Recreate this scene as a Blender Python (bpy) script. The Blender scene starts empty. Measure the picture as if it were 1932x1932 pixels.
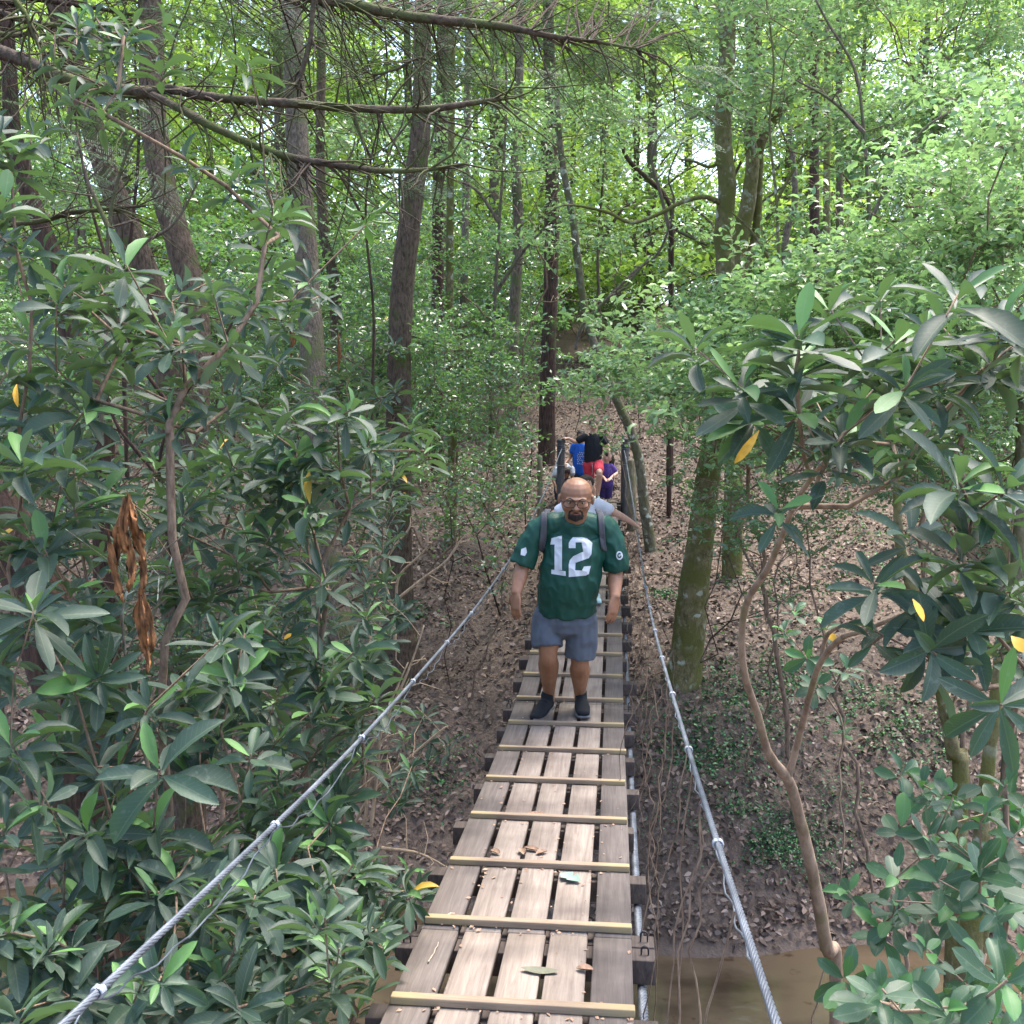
import bpy, bmesh, math, random
import numpy as np
from mathutils import Vector, Matrix, noise
from mathutils.bvhtree import BVHTree
random.seed(7); rng = np.random.default_rng(7)
scene = bpy.context.scene
COL = scene.collection
# ------------------------------------------------------------------ camera
CAM = np.array([0.32, 0.0, 1.77]); PITCH, YAW, F = 5.65, 5.76, 1932.0
cam_d = bpy.data.cameras.new('camera'); cam = bpy.data.objects.new('camera', cam_d); COL.objects.link(cam)
cam.location = CAM; cam.rotation_euler = (math.radians(90 - PITCH), 0, math.radians(YAW))
cam_d.sensor_width = 36; cam_d.lens = 36; cam_d.clip_start = 0.05; cam_d.clip_end = 800
scene.camera = cam
# ------------------------------------------------------------------ sky and sun
SUN_EL, SUN_AZ = 70, 40          # azimuth measured from +Y towards +X
w = bpy.data.worlds.new("World"); scene.world = w; w.use_nodes = True
nt = w.node_tree; bg = nt.nodes['Background']
sky = nt.nodes.new('ShaderNodeTexSky'); sky.sky_type = 'NISHITA'; sky.sun_disc = False
sky.sun_elevation = math.radians(SUN_EL); sky.sun_rotation = math.radians(SUN_AZ); sky.air_density = 1.0; sky.dust_density = 3.0; sky.ozone_density = 0.6
nt.links.new(sky.outputs[0], bg.inputs[0]); bg.inputs[1].default_value = 0.15
sd = bpy.data.lights.new('sun', 'SUN'); sd.energy = 1.7; sd.angle = math.radians(32); sd.color = (1, .95, .85)
sun = bpy.data.objects.new('sun', sd); COL.objects.link(sun)
_d = Vector((math.sin(math.radians(SUN_AZ)) * math.cos(math.radians(SUN_EL)), math.cos(math.radians(SUN_AZ)) * math.cos(math.radians(SUN_EL)), math.sin(math.radians(SUN_EL))))
sun.rotation_euler = _d.to_track_quat('Z', 'Y').to_euler(); sun.location = (0, 0, 60)
vs = scene.view_settings; vs.view_transform = 'Standard'; vs.look = 'None'; vs.gamma = 1; vs.exposure = 2.35
scene.render.engine = 'CYCLES'
cy = scene.cycles; cy.max_bounces = 6; cy.diffuse_bounces = 3; cy.glossy_bounces = 2; cy.transmission_bounces = 4; cy.transparent_max_bounces = 4
cy.sample_clamp_indirect = 6

def to_photo(p):
    q = RM.T @ (np.asarray(p, float) - CAM); return 966 - F*q[0]/q[2], 966 + F*q[1]/q[2]
def _rot():
    a = math.radians(90 - PITCH); b = math.radians(YAW)
    Rx = np.array([[1,0,0],[0,math.cos(a),-math.sin(a)],[0,math.sin(a),math.cos(a)]])
    Rz = np.array([[math.cos(b),-math.sin(b),0],[math.sin(b),math.cos(b),0],[0,0,1]])
    return Rz @ Rx
RM = _rot()
def P(u, v, Y):
    """world point seen at photo position (u, v) (photo scaled to 1932 px) standing at forward distance Y"""
    d = RM @ np.array([(u-966)/F, -(v-966)/F, -1.0]); return CAM + d * (Y / d[1])

# ------------------------------------------------------------------ tags
def tag(o, label=None, cat=None, group=None, kind=None):
    if label: o['label'] = label
    if cat: o['category'] = cat
    if group: o['group'] = group
    if kind: o['kind'] = kind
    return o
def empty(name, loc, label, cat, group=None):
    o = bpy.data.objects.new(name, None); COL.objects.link(o); o.location = [float(c) for c in loc]; o.empty_display_size = .1
    return tag(o, label, cat, group)
def link(name, me, parent=None):
    o = bpy.data.objects.new(name, me); COL.objects.link(o)
    if parent is not None:
        o.parent = parent; o.matrix_parent_inverse = Matrix.Translation(-Vector(parent.location)) if parent.type == 'EMPTY' else Matrix()
    return o
# ------------------------------------------------------------------ mesh from arrays
def mesh_np(name, verts, faces, mat=None, smooth=False, rnd=None):
    """faces: list of (m,k) int arrays; rnd: matching list of per-face values"""
    me = bpy.data.meshes.new(name); verts = np.asarray(verts, dtype=np.float32)
    me.vertices.add(len(verts)); me.vertices.foreach_set('co', verts.ravel())
    fl = [np.asarray(f) for f in faces if len(f)]
    nl = sum(f.size for f in fl); nf = sum(len(f) for f in fl)
    me.loops.add(nl); me.loops.foreach_set('vertex_index', np.concatenate([f.ravel() for f in fl]).astype(np.int32))
    tot = np.concatenate([np.full(len(f), f.shape[1]) for f in fl]); st = np.concatenate([[0], np.cumsum(tot)[:-1]])
    me.polygons.add(nf); me.polygons.foreach_set('loop_start', st.astype(np.int32)); me.polygons.foreach_set('loop_total', tot.astype(np.int32))
    if smooth: me.polygons.foreach_set('use_smooth', np.ones(nf, dtype=bool))
    if rnd is not None:
        a = me.attributes.new('rnd', 'FLOAT', 'FACE'); a.data.foreach_set('value', np.concatenate([np.asarray(r) for r in rnd]).astype(np.float32))
    me.update(calc_edges=True); me.validate()
    if mat: me.materials.append(mat)
    return me
def nrm(a): return a / np.maximum(np.linalg.norm(a, axis=-1, keepdims=True), 1e-9)

class Tubes:
    def __init__(s): s.v = []; s.q = []; s.t = []; s.n = 0
    def add(s, pts, rad, k=5, rough=0.0, cap=True):
        pts = np.asarray(pts, float); rad = np.broadcast_to(np.asarray(rad, float), (len(pts),)).copy()
        if len(pts) < 2: return
        t = nrm(np.gradient(pts, axis=0)); m = t.mean(0)
        ref = np.array([0, 0, 1.0]) if abs(m[2]) < .8 * np.linalg.norm(m) + 1e-9 else np.array([1.0, 0, 0])
        a = nrm(np.cross(t, ref)); b = np.cross(t, a)
        ang = np.linspace(0, 2*np.pi, k, endpoint=False)
        r = rad[:, None] * (1 + (rng.uniform(-rough, rough, (len(pts), k)) if rough else 0))
        ring = pts[:, None] + r[..., None] * (np.cos(ang)[None, :, None] * a[:, None] + np.sin(ang)[None, :, None] * b[:, None])
        base = s.n; s.v.append(ring.reshape(-1, 3)); s.n += len(pts) * k
        i = np.arange(len(pts)-1)[:, None] * k; j = np.arange(k)[None]; j2 = (j + 1) % k
        s.q.append((base + np.stack([i+j, i+j2, i+k+j2, i+k+j], -1)).reshape(-1, 4))
        if cap:
            s.v.append(pts[-1:] + t[-1:] * rad[-1] * .5); c = s.n; s.n += 1; jj = np.arange(k); e = base + (len(pts)-1) * k
            s.t.append(np.stack([e+jj, e+(jj+1) % k, np.full(k, c)], -1))
    def mesh(s, name, mat, smooth=True):
        return mesh_np(name, np.concatenate(s.v), [np.concatenate(s.q)] + ([np.concatenate(s.t)] if s.t else []), mat, smooth)

def smooth_path(pts, n):
    """Catmull-Rom through pts, n samples per span; pts may carry extra columns"""
    p = np.asarray(pts, float); p = np.vstack([2*p[0]-p[1], p, 2*p[-1]-p[-2]]); out = []
    for i in range(1, len(p)-2):
        for tt in np.linspace(0, 1, n, endpoint=False):
            a, b, c, d = p[i-1], p[i], p[i+1], p[i+2]
            out.append(.5*((2*b)+(-a+c)*tt+(2*a-5*b+4*c-d)*tt**2+(-a+3*b-3*c+d)*tt**3))
    out.append(p[-2]); return np.array(out)

def grow(tb, base, targets, r_tip=.004, expo=2.3, seg=.25, jit=.12, k=5, rmax=1, bend=.0, start=None, rbase=None):
    """join a base point to all target points as one branching stem; returns the direction in which each target's twig ends"""
    nodes = [np.array(base, float)]; par = [-1]; plen = [0.0]
    if start is not None:
        for q in start: nodes.append(np.array(q, float)); par.append(len(nodes)-2); plen.append(plen[-1] + np.linalg.norm(nodes[-1]-nodes[-2]))
    targets = np.asarray(targets, float); order = np.argsort(np.linalg.norm(targets - nodes[0], axis=1)); tip = {}; dirs = np.zeros_like(targets)
    for ti in order:
        t = targets[ti]; N = np.array(nodes); dv = t - N; dist = np.linalg.norm(dv, axis=1)
        cost = dist + .3*np.array(plen) + .5*np.maximum(0, N[:, 2] - t[2] + .1*dist)
        i = int(np.argmin(cost)); L = dist[i]; n = max(1, int(L/seg)); prev = i; a = nodes[i]
        off = np.zeros(3)
        for s in range(1, n+1):
            f = s/n; off = off*.6 + rng.normal(0, jit*seg, 3) if s < n else np.zeros(3)
            q = a + (t-a)*f + off; q[2] -= bend*L*math.sin(math.pi*f)
            nodes.append(q); par.append(prev); plen.append(plen[prev] + L/n); prev = len(nodes)-1
        tip[int(ti)] = prev; dirs[ti] = nodes[prev] - nodes[par[prev]]
    n = len(nodes); ch = [[] for _ in range(n)]; acc = np.zeros(n)
    for i in range(n-1, 0, -1):
        if not ch[i]: acc[i] = r_tip**expo
        acc[par[i]] += acc[i]; ch[par[i]].append(i)
    rad = np.minimum(acc**(1/expo), rmax)
    if rbase: rad = rad * (1 + (rbase/rad[0]-1) * (rad/rad[0])**1.0)
    stack = [(0, None)]
    while stack:
        i, p0 = stack.pop(); pts = [] if p0 is None else [nodes[p0]]; rr = [] if p0 is None else [rad[i]]
        while True:
            pts.append(nodes[i]); rr.append(rad[i])
            if not ch[i]: break
            c = sorted(ch[i], key=lambda x: -rad[x])
            for o in c[1:]: stack.append((o, i))
            i = c[0]
        r0 = max(rr); tb.add(pts, rr, k if r0 > r_tip*4 else 4 if r0 > r_tip*1.6 else 3)
    return nrm(dirs)

# ------------------------------------------------------------------ leaves
def tmpl_diamond():
    return np.array([[0,0,0],[.5,.45,.12],[0,1,-.12],[-.5,.45,.12]]), np.array([[0,1,2,3]])
def tmpl_mid():
    v = np.array([[0,0,0],[.42,.35,.1],[.36,.7,.04],[0,1,-.16],[-.36,.7,.04],[-.42,.35,.1],[0,.5,0]])
    return v, np.array([[0,1,2,6],[6,2,3,4],[0,6,4,5]])
def tmpl_rhodo(droop=.2, fold=.16, rows=6):
    ys = np.array([0,.1,.3,.55,.8,.94,1]); ws = np.array([.05,.14,.36,.5,.42,.2,.02]); v = []
    for y, w_ in zip(ys, ws):
        z = .12*y - droop*y*y
        v += [[-w_, y, z + fold*w_], [0, y, z], [w_, y, z + fold*w_]]
    f = []
    for i in range(len(ys)-1):
        b = i*3; f += [[b, b+1, b+4, b+3], [b+1, b+2, b+5, b+4]]
    return np.array(v), np.array(f)
class Leaves:
    """collects leaves: position, pointing direction, upper-side direction, length, width, tint value"""
    def __init__(s): s.p = []; s.d = []; s.u = []; s.L = []; s.W = []; s.r = []
    def add(s, p, d, u, L, W, r):
        p = np.atleast_2d(p); n = len(p)
        s.p.append(p); s.d.append(np.broadcast_to(d, (n, 3))); s.u.append(np.broadcast_to(u, (n, 3)))
        s.L.append(np.broadcast_to(L, (n,))); s.W.append(np.broadcast_to(W, (n,))); s.r.append(np.broadcast_to(r, (n,)))
    def mesh(s, name, mat, tmpl, smooth=True):
        p = np.concatenate(s.p); d = nrm(np.concatenate(s.d)); u = np.concatenate(s.u); L = np.concatenate(s.L)[:, None, None]; W = np.concatenate(s.W)[:, None, None]; r = np.concatenate(s.r)
        x = nrm(np.cross(d, u)); u = np.cross(x, d); T, Fc = tmpl
        n_ = len(p); cz = rng.uniform(.2, 2.2, (n_, 1, 1)); tw = rng.normal(0, .35 if len(T) > 10 else .1, (n_, 1, 1)); sw = rng.normal(0, .10, (n_, 1, 1)); ty = T[None, :, 1:2]; tx = T[None, :, 0:1]
        v = p[:, None] + L*(ty*d[:, None]) + (W*tx + L*sw*ty**2)*x[:, None] + (L*T[None, :, 2:3]*cz + W*tx*tw*ty)*u[:, None]
        k = len(T); f = (np.arange(len(p))[:, None, None]*k + Fc[None]).reshape(-1, Fc.shape[1])
        me = mesh_np(name, v.reshape(-1, 3), [f], mat, smooth, [np.repeat(r, len(Fc))])
        if len(T) > 10:
            for nm, cl in (('rib', 0), ('along', 1)):
                a = me.attributes.new(nm, 'FLOAT', 'POINT'); a.data.foreach_set('value', np.tile(np.abs(T[:, cl]), n_).astype(np.float32))
        return me
def rdir(n, zb=0., zs=1.):
    a = rng.normal(0, 1, (n, 3)); a[:, 2] = a[:, 2]*zs + zb; return nrm(a)

# ------------------------------------------------------------------ materials
def newmat(name):
    m = bpy.data.materials.new(name); m.use_nodes = True; nt = m.node_tree
    return m, nt, nt.nodes, nt.links, nt.nodes['Principled BSDF']
def ramp(N, L, fac, stops):
    r = N.new('ShaderNodeValToRGB'); e = r.color_ramp.elements
    while len(e) < len(stops): e.new(.5)
    for x, (p, c) in zip(e, stops): x.position = p; x.color = (*c, 1)
    L.new(fac, r.inputs[0]); return r.outputs[0]
def tex(N, L, kind='Noise', scale=5, detail=3, mp=(1, 1, 1), coord='Object', **kw):
    tc = N.new('ShaderNodeTexCoord'); m = N.new('ShaderNodeMapping'); m.inputs['Scale'].default_value = mp
    L.new(tc.outputs[coord], m.inputs[0]); t = N.new('ShaderNodeTex'+kind); t.inputs['Scale'].default_value = scale
    if 'Detail' in t.inputs: t.inputs['Detail'].default_value = detail
    for k_, v_ in kw.items():
        t.inputs[k_].default_value = v_
    L.new(m.outputs[0], t.inputs['Vector']); return t
def mix(N, L, f, a, b, mode='MIX'):
    m = N.new('ShaderNodeMix'); m.data_type = 'RGBA'; m.blend_type = mode
    for i, x in ((0, f), (6, a), (7, b)):
        if isinstance(x, (int, float)): m.inputs[i].default_value = x
        elif isinstance(x, tuple): m.inputs[i].default_value = (*x, 1)
        else: L.new(x, m.inputs[i])
    return m.outputs[2]
def bump(N, L, b, h, s=.3, d=.01):
    n = N.new('ShaderNodeBump'); n.inputs['Strength'].default_value = s; n.inputs['Distance'].default_value = d
    L.new(h, n.inputs['Height']); L.new(n.outputs[0], b.inputs['Normal'])
def leaf_mat(name, stops, rough=.42, trans=.3, tcol=(.25, .45, .05), spec=.5, spots=False, under=None):
    m, nt, N, L, b = newmat(name)
    a = N.new('ShaderNodeAttribute'); a.attribute_name = 'rnd'
    c = ramp(N, L, a.outputs['Fac'], stops)
    if spots:
        t = tex(N, L, 'Noise', 55, 2); sp = ramp(N, L, t.outputs[0], [(.60, (0, 0, 0)), (.72, (1, 1, 1))])
        c2 = mix(N, L, .16, c, (.3, .33, .3)); c = mix(N, L, sp, c, c2)
        t2 = tex(N, L, 'Noise', 9, 2); c = mix(N, L, mix(N, L, .35, (0, 0, 0), t2.outputs[0]), c, (.04, .06, .03))
        bump(N, L, b, tex(N, L, 'Noise', 40, 1).outputs[0], .12, .004)
    if spots:
        ar = N.new('ShaderNodeAttribute'); ar.attribute_name = 'rib'; al = N.new('ShaderNodeAttribute'); al.attribute_name = 'along'
        c3 = mix(N, L, .35, c, (.16, .22, .12)); c = mix(N, L, ramp(N, L, ar.outputs['Fac'], [(.0, (1, 1, 1)), (.022, (.6, .6, .6)), (.04, (0, 0, 0))]), c, c3)
        md = N.new('ShaderNodeMath'); md.operation = 'MULTIPLY_ADD'; md.inputs[1].default_value = -.45; L.new(ar.outputs['Fac'], md.inputs[0]); L.new(al.outputs['Fac'], md.inputs[2])
        si = N.new('ShaderNodeMath'); si.operation = 'MULTIPLY'; si.inputs[1].default_value = 78; L.new(md.outputs[0], si.inputs[0]); s2 = N.new('ShaderNodeMath'); s2.operation = 'SINE'; L.new(si.outputs[0], s2.inputs[0])
        c = mix(N, L, ramp(N, L, s2.outputs[0], [(.75, (0, 0, 0)), (1, (.12, .12, .12))]), c, (.14, .20, .11))
    if under:
        g = N.new('ShaderNodeNewGeometry'); c = mix(N, L, g.outputs['Backfacing'], c, under)
    L.new(c, b.inputs['Base Color']); b.inputs['Roughness'].default_value = rough; b.inputs['Specular IOR Level'].default_value = spec
    tr = N.new('ShaderNodeBsdfTranslucent'); tc = mix(N, L, .65, c, tcol); L.new(tc, tr.inputs[0])
    ms = N.new('ShaderNodeMixShader'); ms.inputs[0].default_value = trans
    L.new(b.outputs[0], ms.inputs[1]); L.new(tr.outputs[0], ms.inputs[2]); L.new(ms.outputs[0], N['Material Output'].inputs[0]); return m
def bark_mat(name, c1, c2, moss=0., mosscol=(.07, .09, .025), sc=(14, 14, 3), bs=.8, patch=None):
    m, nt, N, L, b = newmat(name)
    t = tex(N, L, 'Noise', 2.2, 6, sc, Roughness=.65); c = ramp(N, L, t.outputs[0], [(.3, c1), (.62, c2)])
    t3 = tex(N, L, 'Voronoi', 2.0, 1, (sc[0]*.8, sc[1]*.8, sc[2])); cr = ramp(N, L, t3.outputs[0], [(0., (.35, .35, .35)), (.35, (1, 1, 1))]); c = mix(N, L, .75, c, cr, 'MULTIPLY')
    if patch:
        tp = tex(N, L, 'Noise', 9, 3); c = mix(N, L, ramp(N, L, tp.outputs[0], [(.58, (0, 0, 0)), (.64, (1, 1, 1))]), c, patch)
    if moss:
        t2 = tex(N, L, 'Noise', 3.5, 5); f = ramp(N, L, t2.outputs[0], [(.62-moss*.4, (0, 0, 0)), (.75-moss*.3, (1, 1, 1))]); c = mix(N, L, f, c, mosscol)
    L.new(c, b.inputs['Base Color']); b.inputs['Roughness'].default_value = .9; b.inputs['Specular IOR Level'].default_value = .2
    bump(N, L, b, t.outputs[0], bs, .03); return m
def plain(name, col, rough=.7, metal=0, var=.25, scale=20, spec=.4, bs=.2, mp=(1, 1, 1)):
    m, nt, N, L, b = newmat(name); t = tex(N, L, 'Noise', scale, 4, mp)
    lo = tuple(c*(1-var) for c in col); hi = tuple(min(1, c*(1+var)) for c in col)
    L.new(ramp(N, L, t.outputs[0], [(.3, lo), (.7, hi)]), b.inputs['Base Color']); b.inputs['Roughness'].default_value = rough; b.inputs['Metallic'].default_value = metal
    b.inputs['Specular IOR Level'].default_value = spec
    if bs: bump(N, L, b, t.outputs[0], bs, .005)
    return m
def wood_mat(name, lo, hi, stain=(.06, .05, .045), amt=.5, ends=None):
    m, nt, N, L, b = newmat(name)
    g = tex(N, L, 'Noise', 1, 5, (55, 2.2, 20) if not ends else (3, 60, 60), Roughness=.7, Distortion=.6)
    c = ramp(N, L, g.outputs[0], [(.3, lo), (.68, hi)])
    s = tex(N, L, 'Noise', 2.6, 5); f = ramp(N, L, s.outputs[0], [(.45, (0, 0, 0)), (.75, (amt, amt, amt))]); c = mix(N, L, f, c, stain)
    k = tex(N, L, 'Voronoi', 3.1, 1, (1.6, 1, 1)); kf = ramp(N, L, k.outputs[0], [(.0, (1, 1, 1)), (.045, (0, 0, 0))]); c = mix(N, L, kf, c, tuple(x*.45 for x in lo))
    oi = N.new('ShaderNodeObjectInfo'); v = ramp(N, L, oi.outputs['Random'], [(0, (.82, .82, .84)), (1, (1.0, .99, .97))]); c = mix(N, L, 1, c, v, 'MULTIPLY')
    if ends:
        tc = N.new('ShaderNodeTexCoord'); sx = N.new('ShaderNodeSeparateXYZ'); L.new(tc.outputs['Object'], sx.inputs[0])
        ab = N.new('ShaderNodeMath'); ab.operation = 'ABSOLUTE'; L.new(sx.outputs[0], ab.inputs[0])
        nz = tex(N, L, 'Noise', 6, 3); ad = N.new('ShaderNodeMath'); ad.operation = 'MULTIPLY_ADD'; ad.inputs[1].default_value = .25; L.new(nz.outputs[0], ad.inputs[0]); L.new(ab.outputs[0], ad.inputs[2])
        c = mix(N, L, ramp(N, L, ad.outputs[0], [(.33, (0, 0, 0)), (.47, (1, 1, 1))]), c, ends)
    L.new(c, b.inputs['Base Color']); b.inputs['Roughness'].default_value = .82; b.inputs['Specular IOR Level'].default_value = .25
    bump(N, L, b, g.outputs[0], .35, .004); return m

M = {}
M['rhodo'] = leaf_mat('rhododendron_leaf', [(0, (.012, .026, .021)), (.5, (.024, .050, .039)), (.8, (.042, .09, .052)), (.9, (.085, .20, .05)), (.985, (.12, .27, .06)), (1, (.45, .28, .03))], .56, .16, (.16, .36, .06), .38, True, (.10, .14, .085))
M['laurel'] = leaf_mat('laurel_leaf', [(0, (.03, .065, .045)), (.5, (.06, .125, .078)), (.85, (.11, .21, .105)), (1, (.20, .35, .10))], .27, .34, (.25, .5, .08), .8)
M['canopy'] = leaf_mat('canopy_leaf', [(0, (.08, .15, .04)), (.5, (.15, .27, .055)), (.9, (.26, .40, .08)), (1, (.36, .46, .12))], .5, .55, (.48, .70, .10), .4)
M['hemlock'] = leaf_mat('hemlock_needle', [(0, (.03, .06, .035)), (.6, (.05, .11, .055)), (.97, (.08, .17, .07)), (1, (.3, .14, .05))], .55, .2, (.15, .3, .08), .4)
M['litter'] = leaf_mat('fallen_leaf', [(0, (.06, .04, .031)), (.35, (.14, .096, .075)), (.7, (.24, .175, .14)), (.92, (.34, .265, .22)), (1, (.5, .42, .37))], .7, .0, (.2, .12, .06), .3)
M['bark_red'] = bark_mat('reddish_bark', (.032, .023, .017), (.13, .095, .07), .12, sc=(16, 16, 6), bs=1.0)
M['bark_grey'] = bark_mat('grey_brown_bark', (.04, .032, .025), (.175, .14, .11), .3, (.10, .11, .05), sc=(16, 16, 6), bs=1.0)
M['bark_dark'] = bark_mat('dark_bark', (.014, .010, .009), (.085, .052, .04), .06, bs=1.0)
M['bark_moss'] = bark_mat('mossy_bark', (.05, .045, .022), (.20, .17, .09), .6, (.10, .10, .03), (9, 9, 6), .8, (.35, .37, .30))
M['bark_lichen'] = bark_mat('lichen_bark', (.05, .045, .03), (.17, .15, .11), .4, (.09, .09, .04), (9, 9, 5), .7, (.42, .45, .38))
M['twig'] = bark_mat('twig_bark', (.07, .045, .032), (.22, .155, .11), .0, sc=(20, 20, 6), bs=.3)
M['twig_pale'] = bark_mat('pale_twig_bark', (.20, .14, .09), (.42, .32, .22), .0, sc=(20, 20, 6), bs=.3)
M['stem'] = bark_mat('smooth_stem_bark', (.12, .08, .055), (.30, .22, .16), .1, (.15, .13, .06), sc=(8, 8, 3), bs=.35)
# ------------------------------------------------------------------ terrain
GY = [-12, -3, 0, 1.5, 3, 4.2, 5, 8.3, 8.9, 9.5, 10.2, 11.5, 14, 17, 20, 30, 45, 90]
GZ = [.5, .1, -.35, -1.1, -2.2, -2.95, -3.25, -3.3, -3.02, -2.68, -2.2, -1.5, -.65, .08, .6, 2.9, 6.0, 11]
def nz2(x, y, s=0):
    return (np.sin(x*.9+1.3*np.sin(y*.7+s))+np.sin(y*1.1+1.7*np.sin(x*.5+s*2))+.5*np.sin(2.3*x+1.9*y+s)+.5*np.sin(3.1*y-2.2*x))/3
def ground(x, y):
    x = np.asarray(x, float); y = np.asarray(y, float)
    ys = y + .35*np.sin(x*.55+.6) * np.clip((y-5)/3, 0, 1) + .2*np.sin(x*1.7) * np.clip((y-5)/3, 0, 1)
    z = np.interp(ys, GY, GZ); amp = np.interp(y, [4, 8.5, 9.5, 11, 20, 40], [.10, .10, .12, .12, .12, .35])
    z = z + amp*nz2(x, y) + .045*nz2(x*3.1, y*3.7, 5)*(y > 8.2) + .02*nz2(x*9, y*8, 2)*(y > 8.2) + .02*np.sin(7*x+3*np.sin(5*y)) * (y > 9)
    trail = np.exp(-((x-1.0-.04*(y-14))/1.1)**2) * np.clip((y-11)/3, 0, 1) * .18
    return z - trail
xs = np.concatenate([np.linspace(-90, -14, 24), np.linspace(-13.5, 13.5, 190), np.linspace(14, 90, 24)])
ys = np.concatenate([np.linspace(-30, 3, 30), np.linspace(3.15, 22, 150), np.linspace(22.4, 60, 70), np.linspace(62, 160, 25)])
X, Y = np.meshgrid(xs, ys); Z = ground(X, Y); nx = len(xs)
ii = (np.arange(len(ys)-1)[:, None]*nx + np.arange(nx-1)[None]).ravel()
m, nt, N, L, b = newmat('forest_soil')
t1 = tex(N, L, 'Noise', 1.1, 6); t2 = tex(N, L, 'Voronoi', 17, 2); t3 = tex(N, L, 'Noise', 30, 4)
c = ramp(N, L, t1.outputs[0], [(.35, (.045, .032, .025)), (.65, (.115, .081, .062))])
c = mix(N, L, .55, c, ramp(N, L, t2.outputs['Color'], [(.2, (.3, .3, .3)), (.8, (1, 1, 1))]), 'MULTIPLY')
c = mix(N, L, .35, c, ramp(N, L, t3.outputs[0], [(.4, (.05, .034, .025)), (.7, (.26, .19, .14))]))
geo = N.new('ShaderNodeNewGeometry'); sx = N.new('ShaderNodeSeparateXYZ'); L.new(geo.outputs['Position'], sx.inputs[0])
mr = N.new('ShaderNodeMapRange'); mr.inputs[1].default_value = -2.3; mr.inputs[2].default_value = -3.0; L.new(sx.outputs[2], mr.inputs[0])
c = mix(N, L, mr.outputs[0], c, (.095, .064, .048)); L.new(c, b.inputs['Base Color'])
r2 = N.new('ShaderNodeMapRange'); r2.inputs[3].default_value = .9; r2.inputs[4].default_value = .7; L.new(mr.outputs[0], r2.inputs[0]); L.new(r2.outputs[0], b.inputs['Roughness'])
bump(N, L, b, t3.outputs[0], .7, .03); M['soil'] = m
g = link('ground', mesh_np('ground', np.stack([X, Y, Z], -1).reshape(-1, 3), [np.stack([ii, ii+1, ii+nx+1, ii+nx], -1)], m, True)); tag(g, kind='structure')
# creek
m, nt, N, L, b = newmat('creek_water')
t = tex(N, L, 'Noise', .9, 5, (1, 1.8, 1)); t2 = tex(N, L, 'Noise', 7, 3)
c = ramp(N, L, t.outputs[0], [(.38, (.045, .031, .020)), (.58, (.115, .082, .052))])
c = mix(N, L, ramp(N, L, t2.outputs[0], [(.62, (0, 0, 0)), (.72, (1, 1, 1))]), c, (.06, .035, .02))
L.new(c, b.inputs['Base Color']); b.inputs['Roughness'].default_value = .07; b.inputs['IOR'].default_value = 1.33
bump(N, L, b, tex(N, L, 'Noise', 5, 2, (1, 1.6, 1)).outputs[0], .10, .02); M['water'] = m
wx = np.linspace(-60, 60, 61); wy = np.linspace(3.4, 10.2, 8); WX, WY = np.meshgrid(wx, wy); i2 = (np.arange(7)[:, None]*61 + np.arange(60)[None]).ravel()
wt = link('creek_water', mesh_np('creek_water', np.stack([WX, WY, WX*0-2.94], -1).reshape(-1, 3), [np.stack([i2, i2+1, i2+62, i2+61], -1)], m)); tag(wt, kind='structure')

# ------------------------------------------------------------------ the bridge
DY = [-1.2, 0, 3.13, 4.35, 5.56, 6.85, 7.5, 8.5, 9.95, 11.8, 14, 17.3]
DZ = [.12, .045, -.158, -.254, -.322, -.385, -.392, -.345, -.27, -.12, .06, .31]
_fy = np.linspace(-1.2, 17.3, 400); _fz = np.interp(_fy, DY, DZ); _k = np.hanning(41); _k /= _k.sum()
_fz = np.convolve(np.pad(_fz, 20, mode='reflect', reflect_type='odd'), _k, 'valid')
def dz(y): return float(np.interp(y, _fy, _fz))
def dx(y): return -.05*max(0, (y-7)/10)**2
def dslope(y): return (dz(y+.05)-dz(y-.05))/.1
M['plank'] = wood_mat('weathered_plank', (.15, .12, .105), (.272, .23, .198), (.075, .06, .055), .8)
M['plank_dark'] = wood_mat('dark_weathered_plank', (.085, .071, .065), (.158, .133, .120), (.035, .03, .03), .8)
M['cleat'] = wood_mat('cleat_wood', (.17, .125, .09), (.30, .23, .17), (.10, .075, .06), .5, ends=(.26, .20, .115))
M['beam'] = wood_mat('dark_beam_wood', (.035, .028, .026), (.10, .08, .072), (.015, .013, .013), .6)
m, nt, N, L, b = newmat('wire_rope')
tc = N.new('ShaderNodeTexCoord'); b.inputs['Base Color'].default_value = (.27, .29, .34, 1); b.inputs['Metallic'].default_value = .45; b.inputs['Roughness'].default_value = .45
t = tex(N, L, 'Noise', 12, 3); L.new(ramp(N, L, t.outputs[0], [(.3, (.075, .085, .105)), (.7, (.17, .19, .225))]), b.inputs['Base Color']); M['rope'] = m
M['clip'] = plain('pale_clip', (.27, .29, .33), .5, .3, .15)
M['iron'] = plain('dark_iron', (.045, .04, .04), .6, .6)
M['post'] = plain('dark_post_wood', (.03, .028, .03), .65, 0, .5, 12, .4, .4, (3, 3, .6))
br = empty('suspension_bridge', (0, -1, .1), 'narrow wooden suspension footbridge with plank deck and wire rope hand cables over the creek', 'bridge')
def box_np(c, ax, h):
    """oriented box: centre, 3 axes (rows), half sizes"""
    s = np.array([[i, j, k] for i in (-1, 1) for j in (-1, 1) for k in (-1, 1)], float)*h
    return c + s @ ax, np.array([[0, 1, 3, 2], [4, 6, 7, 5], [0, 4, 5, 1], [2, 3, 7, 6], [0, 2, 6, 4], [1, 5, 7, 3]])
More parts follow.
